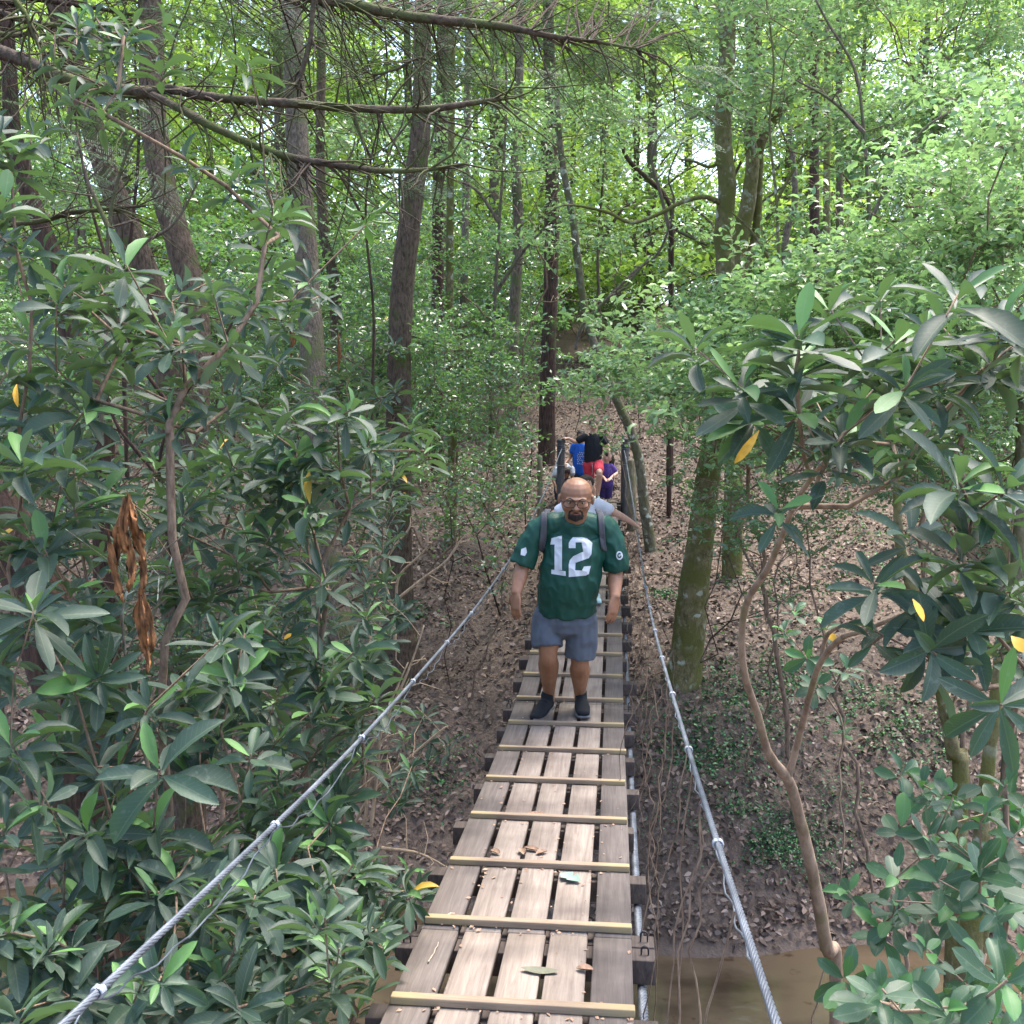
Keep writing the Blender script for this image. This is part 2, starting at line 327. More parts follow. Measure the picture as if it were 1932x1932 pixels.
def bevel_mesh(me, wdt=.004, seg=2):
    bm = bmesh.new(); bm.from_mesh(me); bmesh.ops.bevel(bm, geom=bm.edges[:], offset=wdt, segments=seg, affect='EDGES', profile=.6); bm.to_mesh(me); bm.free(); return me
# planks: five side by side, butted at the section joints, following the sag
joints = [-1.0, 3.70, 7.42, 11.1, 14.7, 17.12]; PW, GAP = .142, .0225
for a, e in zip(joints[:-1], joints[1:]):
    for k in range(5):
        xc = (k-2)*(PW+GAP); n = max(6, int((e-a)/.12)); yy = np.linspace(a+.004, e-.004, n)
        wv = PW/2 + rng.normal(0, .0015); off = rng.normal(0, .002); lift = rng.normal(0, .0015); v = []
        rw = [(-1, -.001), (-.975, .0), (.975, .0), (1, -.003)]
        for y in yy:
            zt = dz(y) + lift + .0012*math.sin(y*3+k); x0 = dx(y) + xc + off + .0025*math.sin(y*1.3+k*2)
            c_ = .006 if (y < yy[0]+.004 or y > yy[-1]-.004) else 0
            v += [[x0-wv, y, zt-.036], [x0-wv, y, zt-.004-c_*.6], [x0-wv+.004, y, zt-c_*.6], [x0+wv-.004, y, zt-c_*.6], [x0+wv, y, zt-.004-c_*.6], [x0+wv, y, zt-.036]]
        i = np.arange(n-1)[:, None]*6; j = np.arange(6)[None]; j2 = (j+1) % 6
        q = np.stack([i+j, i+6+j, i+6+j2, i+j2], -1).reshape(-1, 4)
        capq = np.array([[0, 1, 2, 3], [0, 3, 4, 5]]); q = np.concatenate([q, capq, (capq+(n-1)*6)[:, ::-1]])
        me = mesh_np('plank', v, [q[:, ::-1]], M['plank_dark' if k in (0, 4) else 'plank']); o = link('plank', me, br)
def cross_piece(name, y, zc, hx, hy, hz, mat, jx=0, rot=0):
    s = dslope(y); tn = np.array([0, 1, s])/math.hypot(1, s); ax = np.array([[1, 0, 0], tn, [0, -tn[2], tn[1]]])
    if rot: R2 = np.array([[math.cos(rot), math.sin(rot), 0], [-math.sin(rot), math.cos(rot), 0], [0, 0, 1]]); ax = R2 @ ax
    v, f = box_np(np.array([dx(y)+jx, y, dz(y)+zc]), ax, np.array([hx, hy, hz]))
    return link(name, bevel_mesh(mesh_np(name, v, [f], mat), min(.004, hz*.3)), br)
CY = [2.51-.62*3+.62*i for i in range(27)]
for y in CY:
    if y < 17.15: cross_piece('cleat', y, .0145, .398+rng.normal(0, .002), .019, .0135, M['cleat'], rng.normal(0, .003), rng.normal(0, .004))
for y in np.arange(.35, 17.1, .62):
    y += .3
    if min(abs(y-j) for j in joints) < .2: continue
    cross_piece('cross_beam', y, -.036-.047, .475+rng.normal(0, .018), .048, .045, M['beam'], rng.normal(.0, .02), rng.normal(0, .012))
for j in joints[1:]:
    for s in (-.055, .055): cross_piece('cross_beam', j+s, -.036-.047, .485, .05, .045, M['beam'], .0, rng.normal(0, .004))
def rope(pts, r, name, strands=6, pitch=.10, mat='rope', n=6):
    """wire rope: helical strands round a core along the path"""
    p = smooth_path(pts, n); tb = Tubes(); L_ = np.concatenate([[0], np.cumsum(np.linalg.norm(np.diff(p, axis=0), axis=1))]); m_ = int(L_[-1]/.016); s = np.linspace(0, L_[-1], m_)
    q = np.stack([np.interp(s, L_, p[:, i]) for i in range(3)], -1); t = nrm(np.gradient(q, axis=0)); a = nrm(np.cross(t, [0, 0, 1.])); b_ = np.cross(t, a)
    for k in range(strands):
        ph = 2*np.pi*(k/strands + s/pitch); tb.add(q + .62*r*(np.cos(ph)[:, None]*a + np.sin(ph)[:, None]*b_), r*.42, 5)
    return link(name, tb.mesh(name, M[mat]), br)
def rail_z(side, y):
    if side > 0: return float(np.interp(y, [-1, 1.4, 2.3, 5, 6.9, 8.5, 11, 14, 16.9], [1.16, .895, .78, .545, .43, .425, .52, .77, 1.15]))
    return float(np.interp(y, [-1, 1.6, 2.5, 3.3, 6.1, 8, 9.2, 11, 14, 16.9], [1.02, .77, .685, .62, .515, .505, .53, .62, .84, 1.17]))
PL = P(1058, 900, 17.0); PR = P(1179, 900, 17.0)
def rail_x(side, y):
    e = (PR[0]-.02) if side > 0 else (PL[0]+.02)
    return side*.56 + (e-side*.56)*max(0, (y-9)/8)**2
def rail_pt(side, y):
    zz = np.mean([rail_z(side, y+d) for d in (-.8, -.4, 0, .4, .8)]); return np.array([rail_x(side, y), y, zz])
for side in (1, -1):
    yy = np.concatenate([np.arange(-1.2, 16.5, .5), [16.93]])
    rope([rail_pt(side, y) for y in yy], .0078, 'hand_cable')
    # thinner companion wire, tied on with pale clips
    tb = Tubes(); yy = np.arange(-.8, 16.9, .04); pp = np.array([rail_pt(side, y) for y in yy]); fr = ((yy-1.6)/.92) % 1
    sg = .055*np.sin(np.pi*fr)**.8 * (.5+.5*np.clip(1.3-yy/9, 0, 1)); pp[:, 2] -= .018+sg; pp[:, 0] += .012*np.sin(yy*31)*.35 + side*.01; pp[:, 2] += .005*np.sin(yy*37)
    tb.add(pp, .0022, 5); link('tie_wire', tb.mesh('tie_wire', M['rope']), br)
    for i, y in enumerate(np.arange(1.6 if side < 0 else 2.27, 16.8, .92)):
        q = rail_pt(side, y); t = nrm(rail_pt(side, y+.1)-rail_pt(side, y-.1)); tb = Tubes(); a = nrm(np.cross(t, [0, 0, 1.])); b_ = np.cross(t, a)
        for w_ in (-.0055, 0, .0055):
            an = np.linspace(0, 2*np.pi, 13); tb.add(q + t*w_ + (.0105 if side > 0 else .0098)*(np.cos(an)[:, None]*a + np.sin(an)[:, None]*b_), .0032, 5, cap=False)
        link('cable_clip', tb.mesh('cable_clip', M['clip']), br)
    # deck rope lying on the beams just outside the planks
    rope([[dx(y)+(.437 if side > 0 else -.37), y, dz(y)-.15] for y in np.arange(-1, 17.3, .4)], .018, 'deck_cable', 6, .13)
# U-bolts at the joint beams
for j in joints[1:]:
    for side in (-1, 1):
        for s in (-.055, .055):
            tb = Tubes(); x0 = dx(j)+side*.447; z0 = dz(j); an = np.linspace(0, np.pi, 9)
            arc = np.stack([x0 + .013*np.cos(an), np.full(9, j+s), z0 - .015 + .014*np.sin(an)], -1)
            tb.add(np.vstack([[x0+.013, j+s, z0-.10], arc, [x0-.013, j+s, z0-.10]]), .0042, 6); link('u_bolt', tb.mesh('u_bolt', M['iron']), br)
# end posts
for c, h in ((PL, 1.0), (PR, 1.02)):
    z0 = dz(17)-1.2; tb = Tubes(); zt = dz(17)+h
    tb.add([[c[0], 17.0, z0], [c[0], 17.0, zt-.07], [c[0], 17.0, zt-.065], [c[0], 17, zt-.01], [c[0], 17, zt]], [.068, .066, .058, .075, .070], 14, 0)
    p_ = link('end_post', tb.mesh('end_post', M['post']), br)
    tb = Tubes(); an = np.linspace(0, 2*np.pi, 15)
    for dzz in (.10, .13, .16, .42): tb.add(np.stack([c[0]+.071*np.cos(an), 17+.071*np.sin(an), np.full(15, zt-dzz)], -1), .006, 4, cap=False)
    link('wire_wrap', tb.mesh('wire_wrap', M['rope']), p_)
# weathered stake post left of the bridge end, second wooden post by the right end post
def post(u, v0, v1, Yd, r, mat, label):
    a = P(u, v1, Yd); bt = P(u, v0, Yd); tb = Tubes(); zt = a[2]
    tb.add([[a[0], Yd, bt[2]-.5], [a[0]+.01, Yd, (a[2]+bt[2])/2], [a[0], Yd, zt-.01], [a[0], Yd, zt]], [r*1.02, r, r*.98, r*.85], 12, .03)
    o = link('wooden_post', tb.mesh('wooden_post', mat)); tag(o, label, 'post')
    return o
M['post_pale'] = bark_mat('greenish_post', (.10, .085, .06), (.22, .18, .13), .25)
post(1018, 1010, 860, 16.2, .045, M['post_pale'], 'slim weathered greenish post standing left of the bridge end post')
post(1192, 1100, 868, 16.4, .075, M['post_pale'], 'grey brown wooden post standing just right of the black bridge end post')
# things lying on the deck
def on_deck(x, y): return np.array([dx(y)+x, y, dz(y)])
M['dry'] = plain('dry_leaf', (.25, .16, .11), .8, 0, .35, 60)
M['pale_green_leaf'] = plain('silvery_green_leaf', (.17, .25, .21), .6, 0, .15, 60)
M['twigwood'] = plain('bleached_twig', (.30, .24, .19), .85, 0, .3, 50)
def curled_leaf(c, L_, W_, yaw, mat, name, label, cat='leaf', lobes=0, curl=.35, group=None):
    v = []; q = []; ny = 9; n0 = 7
    for i in range(ny):
        t = i/(ny-1); w_ = W_/2*math.sin(math.pi*(.04+.94*t))**.7*(1 if not lobes else (.45+.55*abs(math.cos(lobes*math.pi*t))))
        for k in range(n0):
            s = (k/(n0-1)-.5)*2; v.append([s*w_, (t-.5)*L_, .004 + curl*abs(s)**1.6*w_ + .1*L_*(t-.5)**2*2])
    for i in range(ny-1):
        for k in range(n0-1): a = i*n0+k; q.append([a, a+1, a+n0+1, a+n0])
    v = np.array(v); cs, sn = math.cos(yaw), math.sin(yaw); v = np.stack([v[:, 0]*cs - v[:, 1]*sn, v[:, 0]*sn + v[:, 1]*cs, v[:, 2]], -1) + c
    return tag(link(name, mesh_np(name, v, [np.array(q)], mat, True)), label, cat, group)
def at_deck(u, v):
    y = 1.5
    for _ in range(60):
        y += .3
        if P(u, v, y)[2] < dz(y): break
    lo, hi = y-.3, y
    for _ in range(20):
        md = (lo+hi)/2
        if P(u, v, md)[2] < dz(md): hi = md
        else: lo = md
    q = P(u, v, hi); q[2] = dz(hi)+.002; return q
curled_leaf(at_deck(1013, 1541), .10, .045, 1.4, M['dry'], 'dead_leaf', 'curled brown dead leaf beside the cleat, near the second gap of the deck', curl=.7)
for i, (u, v, a, lb) in enumerate([(985, 1610, .3, 'small crumpled brown leaf at the left end of the row along a cleat'), (1003, 1606, 1.2, 'largest crumpled brown leaf in the row along a cleat'), (1022, 1612, 2.2, 'flattened brown leaf at the right end of the row along a cleat'), (934, 1611, .9, 'grey curled leaf on the dark left edge plank below a cleat'), (1103, 1833, 1.5, 'small reddish leaf lying at the joint of the planks')]):
    curled_leaf(at_deck(u, v), .06+.02*(i == 1), .035, a, M['dry'], 'dead_leaf', lb, curl=.8)
curled_leaf(at_deck(1075, 1660), .11, .085, .9, M['pale_green_leaf'], 'oak_leaf', 'silvery green lobed leaf lying on a cleat at mid deck', lobes=3)
curled_leaf(at_deck(1018, 1835), .13, .045, 1.5, plain('olive_leaf', (.13, .13, .09), .7), 'dead_leaf', 'long dull green leaf flat across the plank joint', curl=.15)
def stick(u0, v0, u1, v1, r, label):
    a = at_deck(u0, v0); b_ = at_deck(u1, v1); tb = Tubes(); n = 7; p_ = np.linspace(a, b_, n); p_[:, 2] += r; p_[1:-1] += rng.normal(0, .003, (n-2, 3)); p_[:, 2] = np.maximum(p_[:, 2], [dz(y)+r for y in p_[:, 1]])
    tb.add(p_, np.linspace(r, r*.5, n), 6, .15); tag(link('stick', tb.mesh('stick', M['twigwood'])), label, 'stick')
stick(808, 1740, 858, 1728, .007, 'short brown stick lying on the left edge plank above a cleat')
stick(808, 1818, 827, 1780, .003, 'thin pale bent twig on the left edge plank near the joint')
# crumbs of leaf and soil gathered along the cleats and in the gaps
v, q = [], []
for _ in range(1500):
    if rng.random() < .6: y = CY[rng.integers(1, 27)] + rng.choice([-1, 1], p=[.3, .7])*(.022+abs(rng.normal(0, .022))); x = rng.uniform(-.39, .39)
    elif rng.random() < .5: y = rng.uniform(1.5, 17); x = (rng.integers(0, 4)-1.5)*(PW+GAP)+rng.choice([-1, 1])*(.014+abs(rng.normal(0, .006)))
    else: y = rng.uniform(1.5, 17); x = rng.uniform(-.39, .39)
    if y > 17: continue
    c_ = np.array([dx(y)+x, y, dz(y)+.004]); s_ = rng.uniform(.002, .0075); a_ = rng.uniform(0, 6.28); e1 = np.array([math.cos(a_), math.sin(a_), 0])*s_*rng.uniform(1, 2.2); e2 = np.array([-math.sin(a_), math.cos(a_), .2])*s_; b_ = len(v)
    v += [c_-e1, c_-e2+[0, 0, .001], c_+e1, c_+e2+[0, 0, .002]]; q.append([b_, b_+1, b_+2, b_+3])
tag(link('leaf_debris', mesh_np('leaf_debris', np.array(v), [np.array(q)], M['dry'])), kind='stuff')
# dangling wires / vines below the right hand cable
dv = [(1.9, 0), (2.2, .1), (2.5, 0), (2.8, .05), (3.1, .1), (3.4, 0), (3.75, .06), (4.1, .02), (4.5, .08), (4.9, .03), (5.3, .1), (5.7, 0), (6.2, .05), (6.8, .1), (7.4, 0), (8.0, .08), (8.7, .0), (9.4, .1), (10.2, .0), (11, .05), (12, .1), (13, .05)]
for i, (y, o) in enumerate(dv):
    for rep in range(1):
        yy_ = y + rep*.13; a = rail_pt(1, yy_); L_ = rng.uniform(1.5, 2.2) if yy_ < 4.5 else rng.uniform(.8, 1.6); n = 26; t = np.linspace(0, 1, n); wv = np.cumsum(rng.normal(0, .012, (n, 2)), axis=0); wv -= t[:, None]*wv[-1]*.6
        p_ = np.stack([a[0]-.01-(.05+.12*rng.random())*t**.7*(1 if L_ > 1.2 else .6) + wv[:, 0], a[1]+rng.normal(0, .12)*t + wv[:, 1], a[2]-.02-L_*t], -1)
        tb = Tubes(); tb.add(p_, .0024, 4)
        if rng.random() < .6:
            k = rng.integers(6, 16); q = p_[k] + np.cumsum(rng.normal(0, .016, (8, 3)) + [0.012*rng.choice([-1, 1]), 0, -.045], axis=0); tb.add(np.vstack([p_[k:k+1], q]), .0017, 3)
        tag(link('dangling_vine', tb.mesh('dangling_vine', M['twig'])), 'thin dry brown vine strand hanging down from the right hand cable beside the deck', 'vine', 'vine strands hanging under the right hand cable')
# ------------------------------------------------------------------ foliage helpers
TD, TM, TR = tmpl_diamond(), tmpl_mid(), tmpl_rhodo()
def gz(x, y): return float(ground(x, y))
def whorl(lv, c, axis, size=.16, n=11, bright=.4, wid=.30, droopy=.0):
    """ring of long leaves round a shoot tip: upright young ones in the middle, drooping old ones below"""
    ax = nrm(np.asarray(axis, float)); a = nrm(np.cross(ax, [.3, .9, .1])); b_ = np.cross(ax, a)
    ph = rng.uniform(0, 6.28)
    for i in range(n):
        t = i/(n-1); an = ph + i*2.4 + rng.normal(0, .15); el = math.radians(rng.normal(50 - 58*t**.7 - 24*droopy*t, 9))
        rad_ = math.cos(an)*a + math.sin(an)*b_; d = math.cos(el)*rad_ + math.sin(el)*ax; d = d + np.array([0, 0, -.10*t]); up = ax*math.cos(el) - rad_*math.sin(el) + rng.normal(0, .12, 3)
        L_ = size*.9*(.72+.38*rng.random())*(1 if t > .15 else .8); r = (.86+.10*rng.random()) if (t < .3 and rng.random() < bright) else rng.uniform(.1, .72)
        if rng.random() < .0015: r = 1.0
        lv.add(c - ax*.02*t*3 + rad_*.006, d, up, L_, L_*(wid+rng.normal(0, .03)), r)
def rhodo_shrub(base, targets, axes, sizes, name='rhododendron_shrub', label='', group=None, bright=.4, r_tip=.0035, n=11, start=None, jit=.16, bark='twig', rbase=None, cat='shrub', sub=0):
    base = np.asarray(base, float); root = empty(name, base, label, cat, group); tb = Tubes(); lv = Leaves(); targets = np.asarray(targets)
    dirs = grow(tb, base, targets, r_tip=r_tip, seg=.16, jit=jit, k=7, bend=.06, start=start, rbase=rbase)
    for i, t in enumerate(targets):
        ax = axes[i] if axes is not None else nrm(dirs[i]*.35 + np.array([0, 0, .9]) + rng.normal(0, .25, 3))
        whorl(lv, t, ax, sizes[i], n + rng.integers(-2, 3), bright, rng.uniform(.25, .32), rng.choice([0, 0, .3, 1]))
        for s in range(sub):
            dn = nrm(dirs[i]); whorl(lv, t - dn*(.07*(s+1)) + rng.normal(0, .01, 3), ax, sizes[i]*.9, 6, 0, .3, 1.2)
    link('stems', tb.mesh('stems', M[bark]), root); link('foliage', lv.mesh('foliage', M['rhodo'], TR), root); return root
def fill(poly_u, poly_v, Yr, n, Yf=None):
    """n points seen within a photo rectangle, at distances within Yr"""
    u = rng.uniform(*poly_u, n); v = rng.uniform(*poly_v, n); Yd = rng.uniform(*Yr, n)
    return np.array([P(a, b_, c) for a, b_, c in zip(u, v, Yd)])
def fillc(bx, k=None):
    """points in uneven clumps within a photo rectangle and distance range"""
    u0, u1, v0, v1, Y0, Y1, n = bx; k = k or max(3, n//22); cu = rng.uniform(u0, u1, k); cv = rng.uniform(v0, v1, k); cY = rng.uniform(Y0, Y1, k); i = rng.integers(0, k, n); s = 1.0/math.sqrt(k)
    return np.array([P(cu[j]+rng.normal(0, (u1-u0)*s*.42), cv[j]+rng.normal(0, (v1-v0)*s*.36), np.clip(cY[j]+rng.normal(0, .4), Y0*.93, Y1*1.07)) for j in i])
def trunk(tb, pts, Yd, wpx, k=12, rough=.05, n=6, ext=False):
    """trunk through photo points; widths in photo px; Yd distance (or list)"""
    Yd = np.broadcast_to(Yd, (len(pts),)); q = []
    for (u, v), y, w_ in zip(pts, Yd, np.broadcast_to(wpx, (len(pts),))):
        p_ = P(u, v, y); q.append([*p_, w_*y/F/2])
    for e in ((0, -1) if ext else ()):
        a_ = q[e]; b_ = q[1 if e == 0 else -2]; z_ = gz(a_[0], a_[1])
        if a_[2] < b_[2] and a_[2] > z_-.05:
            q_ = [a_[0]+(a_[0]-b_[0])*.15, a_[1], z_-.25, a_[3]*1.18]; q.insert(0, q_) if e == 0 else q.append(q_)
    q = smooth_path(q, n); q[:, :3] += rng.normal(0, 1, (len(q), 3))*q[:, 3:4]*.025; q[:, 3] *= rng.uniform(.98, 1.02, len(q)); tb.add(q[:, :3], q[:, 3], k, rough); return q
def dup(root, loc=None, rotz=0, scale=1, label=None, group=None):
    r = root.copy(); COL.objects.link(r)
    if loc is not None: r.location = [float(c) for c in loc]
    r.rotation_euler = (0, 0, rotz); r.scale = (scale,)*3 if np.isscalar(scale) else scale
    if label: r['label'] = label
    if group: r['group'] = group
    for ch in list(root.children):
        c = ch.copy(); COL.objects.link(c); c.parent = r; c.matrix_parent_inverse = ch.matrix_parent_inverse
    return r

# ------------------------------------------------------------------ prototypes (each prototype is itself one placed tree)
def broadleaf(base, H, R_, label, nclus=90, per=80, leaf=.17, lowest=.18, mat='canopy', bark='bark_grey', rt=.16, cat='tree', name='leafy_tree', group=None, lean=0, flat=.45, cr=.75, tmpl=TD):
    base = np.asarray(base, float); root = empty(name, base, label, cat, group); top = base + [lean, 0, H]
    tr = smooth_path([[*(base-[0, 0, .6]), rt*1.3], [*(base+[0, 0, .3]), rt*1.05], [*(base+np.array([lean*.4, 0, 0])+[rng.normal(0, .15), rng.normal(0, .15), H*.45]), rt*.75], [*top, rt*.15]], 7)
    tb = Tubes(); tb.add(tr[:, :3], tr[:, 3], 10, .05); link('trunk', tb.mesh('trunk', M[bark]), root)
    hh = rng.uniform(lowest, 1.0, nclus); rr = R_*np.sqrt(np.clip(1.15-hh, .05, 1))*rng.uniform(.25, 1, nclus)**.6; an = rng.uniform(0, 6.28, nclus)
    ax = np.stack([np.interp(base[2]+hh*H, tr[:, 2], tr[:, i]) for i in range(2)], -1)
    C = np.stack([ax[:, 0]+rr*np.cos(an), ax[:, 1]+rr*np.sin(an), base[2]+hh*H], -1); tb = Tubes(); att = C.copy(); att[:, 2] -= rr*.45
    for c, a, r_, xy in zip(C, att, rr, ax):
        s = np.array([xy[0], xy[1], max(base[2]+lowest*H*.6, c[2]-r_*.6)]); mid = (s+c)/2+rng.normal(0, .12*r_, 3); tb.add(smooth_path([s, mid, c], 4), np.linspace(.012+.012*r_, .006, 9), 4)
        for _ in range(3): e = c+rng.normal(0, cr*.6, 3)*[1, 1, flat]; tb.add(smooth_path([(mid+c)/2, (c+e)/2+rng.normal(0, .06, 3), e], 2), np.linspace(.008, .004, 5), 3)
    lv = Leaves(); n = nclus*per; ci = np.repeat(np.arange(nclus), per); sz = rng.uniform(.6, 1.25, nclus)[ci][:, None]
    q = C[ci] + rng.normal(0, cr*.5, (n, 3))*[1, 1, flat]*sz
    d = rdir(n, -.1, .5); u = rdir(n, 1.6); lv.add(q, d, u, leaf*rng.uniform(.6, 1.15, n), leaf*.6*rng.uniform(.7, 1.1, n), np.clip(rng.uniform(0, 1, nclus)[ci]*.6+rng.uniform(0, .4, n), 0, 1))
    link('limbs', tb.mesh('limbs', M[bark]), root); link('crown', lv.mesh('crown', M[mat], tmpl), root); return root
def sprig_bush(base, targets, label, leaf=.06, per=26, cr=.16, mat='laurel', name='laurel_shrub', cat='shrub', group=None, r_tip=.0025, bark='twig', tmpl=TM, flat=.35, bias=.0, hi=.9, jit=.2, bend=0, rbase=None, wid=.5, seg=.2):
    """shrub or small tree whose twigs end in flattened sprays of small leaves"""
    base = np.asarray(base, float); root = empty(name, base, label, cat, group); tb = Tubes(); targets = np.asarray(targets); dirs = grow(tb, base, targets, r_tip=r_tip, seg=seg, jit=jit, k=6, bend=bend, rbase=rbase)
    lv = Leaves(); nt_ = len(targets)
    for t, dr in zip(targets, dirs):
        m_ = int(per*rng.uniform(.6, 1.4)); nr = 4; br_ = nrm(dr*.5+rdir(nr, .0, .3)); tt = rng.uniform(0, 1, m_); bi = rng.integers(0, nr, m_)
        for k in range(nr): tb.add(np.array([t, t+br_[k]*cr*1.2]), [r_tip*.8, r_tip*.4], 3, cap=False)
        q = t + br_[bi]*(tt[:, None]*cr*1.5) + rng.normal(0, cr*.16, (m_, 3))*[1, 1, flat]
        d = nrm(br_[bi]*.6+rdir(m_, -.05, .35)); u = rdir(m_, 1.7); cb = rng.uniform(0, .65)
        lv.add(q, d, u, leaf*rng.uniform(.65, 1.2, m_), leaf*wid*rng.uniform(.7, 1.2, m_), np.clip(cb+bias+rng.uniform(0, .35, m_), 0, hi+.1*(rng.random(m_) < .1)))
    link('stems', tb.mesh('stems', M[bark]), root); link('foliage', lv.mesh('foliage', M[mat], tmpl), root); return root

# ------------------------------------------------------------------ far forest
protoF = []; specs = []
for k in range(5):
    y = 30+k*1.5; x = [-9, -3.5, 4.5, 10, -14][k]
    r_ = broadleaf([x, y, gz(x, y)], 15+rng.uniform(-1, 3), 3.4, 'x', nclus=56, per=75, leaf=.22, lowest=.10+.06*(k % 2), rt=rng.uniform(.12, .2), cr=1.0, group='leafy trees of the distant woodland')
    r_['label'] = 'tall leafy tree in the bright distant woodland behind the bridge'; protoF.append(r_)
def inview(x, y, mg=4): return abs(math.degrees(math.atan2(x-CAM[0], y)) + YAW) < 29 + mg
cnt = 0
for y in np.arange(27, 60, 3.1):
    for x in np.arange(-42, 36, 4.6):
        xx = x+rng.normal(0, 1.3); yy = y+rng.normal(0, .9)
        if not inview(xx, yy, 3) or (abs(xx) < 1.6 and yy < 32): continue
        if rng.random() < .42 and not (abs(xx) < 5 and yy > 43): continue
        p = protoF[rng.integers(5)]; dup(p, [xx, yy, gz(xx, yy)-.2], rng.uniform(0, 6.28), rng.uniform(.8, 1.25)*np.array([1, 1, rng.uniform(.9, 1.2)])); cnt += 1
# understory bushes of the far and middle ground
protoB = []
for k in range(4):
    y = 22+k; x = [-6, 5.5, -9, 8][k]; b_ = np.array([x, y, gz(x, y)]); n = 150; h = rng.uniform(.35, 3.4, n); rr = 1.75*np.sqrt(rng.random(n))*(1-.25*(h/3.4)); a = rng.uniform(0, 6.28, n)
    t = b_ + np.stack([rr*np.cos(a), rr*np.sin(a), h], -1)
    protoB.append(sprig_bush(b_, t, 'dense laurel bush in the dim understory behind the bridge', leaf=.095, per=46, cr=.30, tmpl=TD, group='laurel bushes of the understory', seg=.4, r_tip=.004))
for y in np.arange(18.5, 46, 2.3):
    for x in np.arange(-26, 24, 2.9):
        xx = x+rng.normal(0, .8); yy = y+rng.normal(0, .7)
        if not inview(xx, yy, 2): continue
        lim = 1.9+.03*(yy-17) + (1.2 if yy < 26 else 0)
        if -2.6 < xx-(.4 if yy < 30 else .2) < lim+.6 and yy < 35: continue
        if rng.random() < .22: continue
        dup(protoB[rng.integers(4)], [xx, yy, gz(xx, yy)-.1], rng.uniform(0, 6.28), rng.uniform(.7, 1.35)*np.array([1, 1, rng.uniform(.8, 1.3)])); cnt += 1
for xx, yy, s_ in ((7.2, 12.2, .9), (8.9, 14.3, 1.1), (6.9, 16.2, 1.0), (10.6, 12.0, 1.2), (11.6, 16.4, 1.3), (9.2, 18.0, 1.1), (-11.8, 12.6, 1.1), (-13.5, 15.8, 1.2), (-10.9, 17.5, 1.0)):
    dup(protoB[int(yy*7) % 4], [xx, yy, gz(xx, yy)-.1], yy*3.1, s_)
# ------------------------------------------------------------------ trunks that can be told apart
def solo_tree(name, label, segs, bark, cat='tree', crown=None, base=None, group=None, twigs=0):
    """segs: list of (points, Y, widths[, k]); crown: (proto, z offset, scale)"""
    q0 = None; tb = Tubes()
    for s in segs:
        q = trunk(tb, s[0], s[1], s[2], s[3] if len(s) > 3 else 18, .03, ext=q0 is None)
        if q0 is None: q0 = q
    lo = q0[np.argmin(q0[:, 2]), :3]; root = empty(name, lo, label, cat, group)
    if twigs: dead_twigs(tb, q0, twigs)
    link('trunk', tb.mesh('trunk', M[bark]), root)
    return root, q0
def crown_top(root, c, R_, H, n=70, per=85, leaf=.16, mat='canopy', flat=.5, bark='bark_grey', cr=.8, tmpl=TD, frac=1.0):
    """leafy crown with its limbs, hung on a trunk top c (mostly above the picture)"""
    c = np.asarray(c, float); tb = Tubes(); lv = Leaves(); h = rng.uniform(0, H, n); rr = R_*np.sqrt(rng.random(n))*(1-.5*h/H); a = rng.uniform(0, 6.28, n)
    C = c + np.stack([rr*np.cos(a), rr*np.sin(a), h], -1); tb.add([c-[0, 0, .5], c+[0, 0, H*.9]], [.09, .02], 7)
    for q in C: s = c*[1, 1, 0]+[0, 0, max(c[2]-.4, q[2]-.6*np.linalg.norm((q-c)[:2]))]; tb.add(smooth_path([s, (s+q)/2+rng.normal(0, .15, 3), q], 3), np.linspace(.03, .006, 7), 4)
    ci = np.repeat(np.arange(n), per); m_ = n*per; q = C[ci]+rng.normal(0, cr*.5, (m_, 3))*[1, 1, flat]
    lv.add(q, rdir(m_, -.1, .5), rdir(m_, 1.6), leaf*rng.uniform(.6, 1.15, m_), leaf*.6*rng.uniform(.7, 1.1, m_), rng.random(m_)); link('limbs', tb.mesh('limbs', M[bark]), root); link('crown', lv.mesh('crown', M[mat], tmpl), root)
def dead_twigs(tb, q, n, Lr=(.4, 1.6), bark='bark_dark', droop=.15, zr=None):
    """bare dead side twigs sticking out from a trunk"""
    lo, hi = (q[:, 2].min(), q[:, 2].max()) if zr is None else zr
    for _ in range(n):
        z = rng.uniform(lo, hi); i = int(np.argmin(abs(q[:, 2]-z))); s = q[i, :3]; L_ = rng.uniform(*Lr); d = rdir(1, 0, .25)[0]; pts = [s]
        for k in range(6): d = nrm(d+rng.normal(0, .16, 3)+[0, 0, -droop*.3]); pts.append(pts[-1]+d*L_/6)
        tb.add(pts, np.linspace(.010, .003, 7), 4)
        for _ in range(3): j = rng.integers(2, 6); e = nrm(d+rng.normal(0, .7, 3)); tb.add([pts[j], pts[j]+e*L_*.15, pts[j]+e*L_*.3+[0, 0, -.03]], [.004, .003, .0015], 3)
trees = []
def T(label, pts, Yd, wpx, bark='bark_red', name='hemlock_tree', tw=10, crown=True, cz=None, cat='tree', more=(), k=18, R_=2.6, mat='hemlock', top=None):
    r_, q = solo_tree(name, label, [(pts, Yd, wpx, k)]+list(more), bark, cat, twigs=tw)
    if crown:
        t = q[np.argmax(q[:, 2])]; crown_top(r_, t[:3], R_, 5.5, n=44, per=60, leaf=.14 if mat != 'hemlock' else .12, mat=mat, bark=bark)
    trees.append((r_, q)); return r_, q
T('reddish hemlock trunk curving down from the upper left corner', [(60, -260), (105, 0), (160, 190), (205, 335), (255, 465), (300, 585), (320, 700), (330, 980)], 10.5, [30, 38, 42, 46, 50, 52, 54, 60], tw=16)
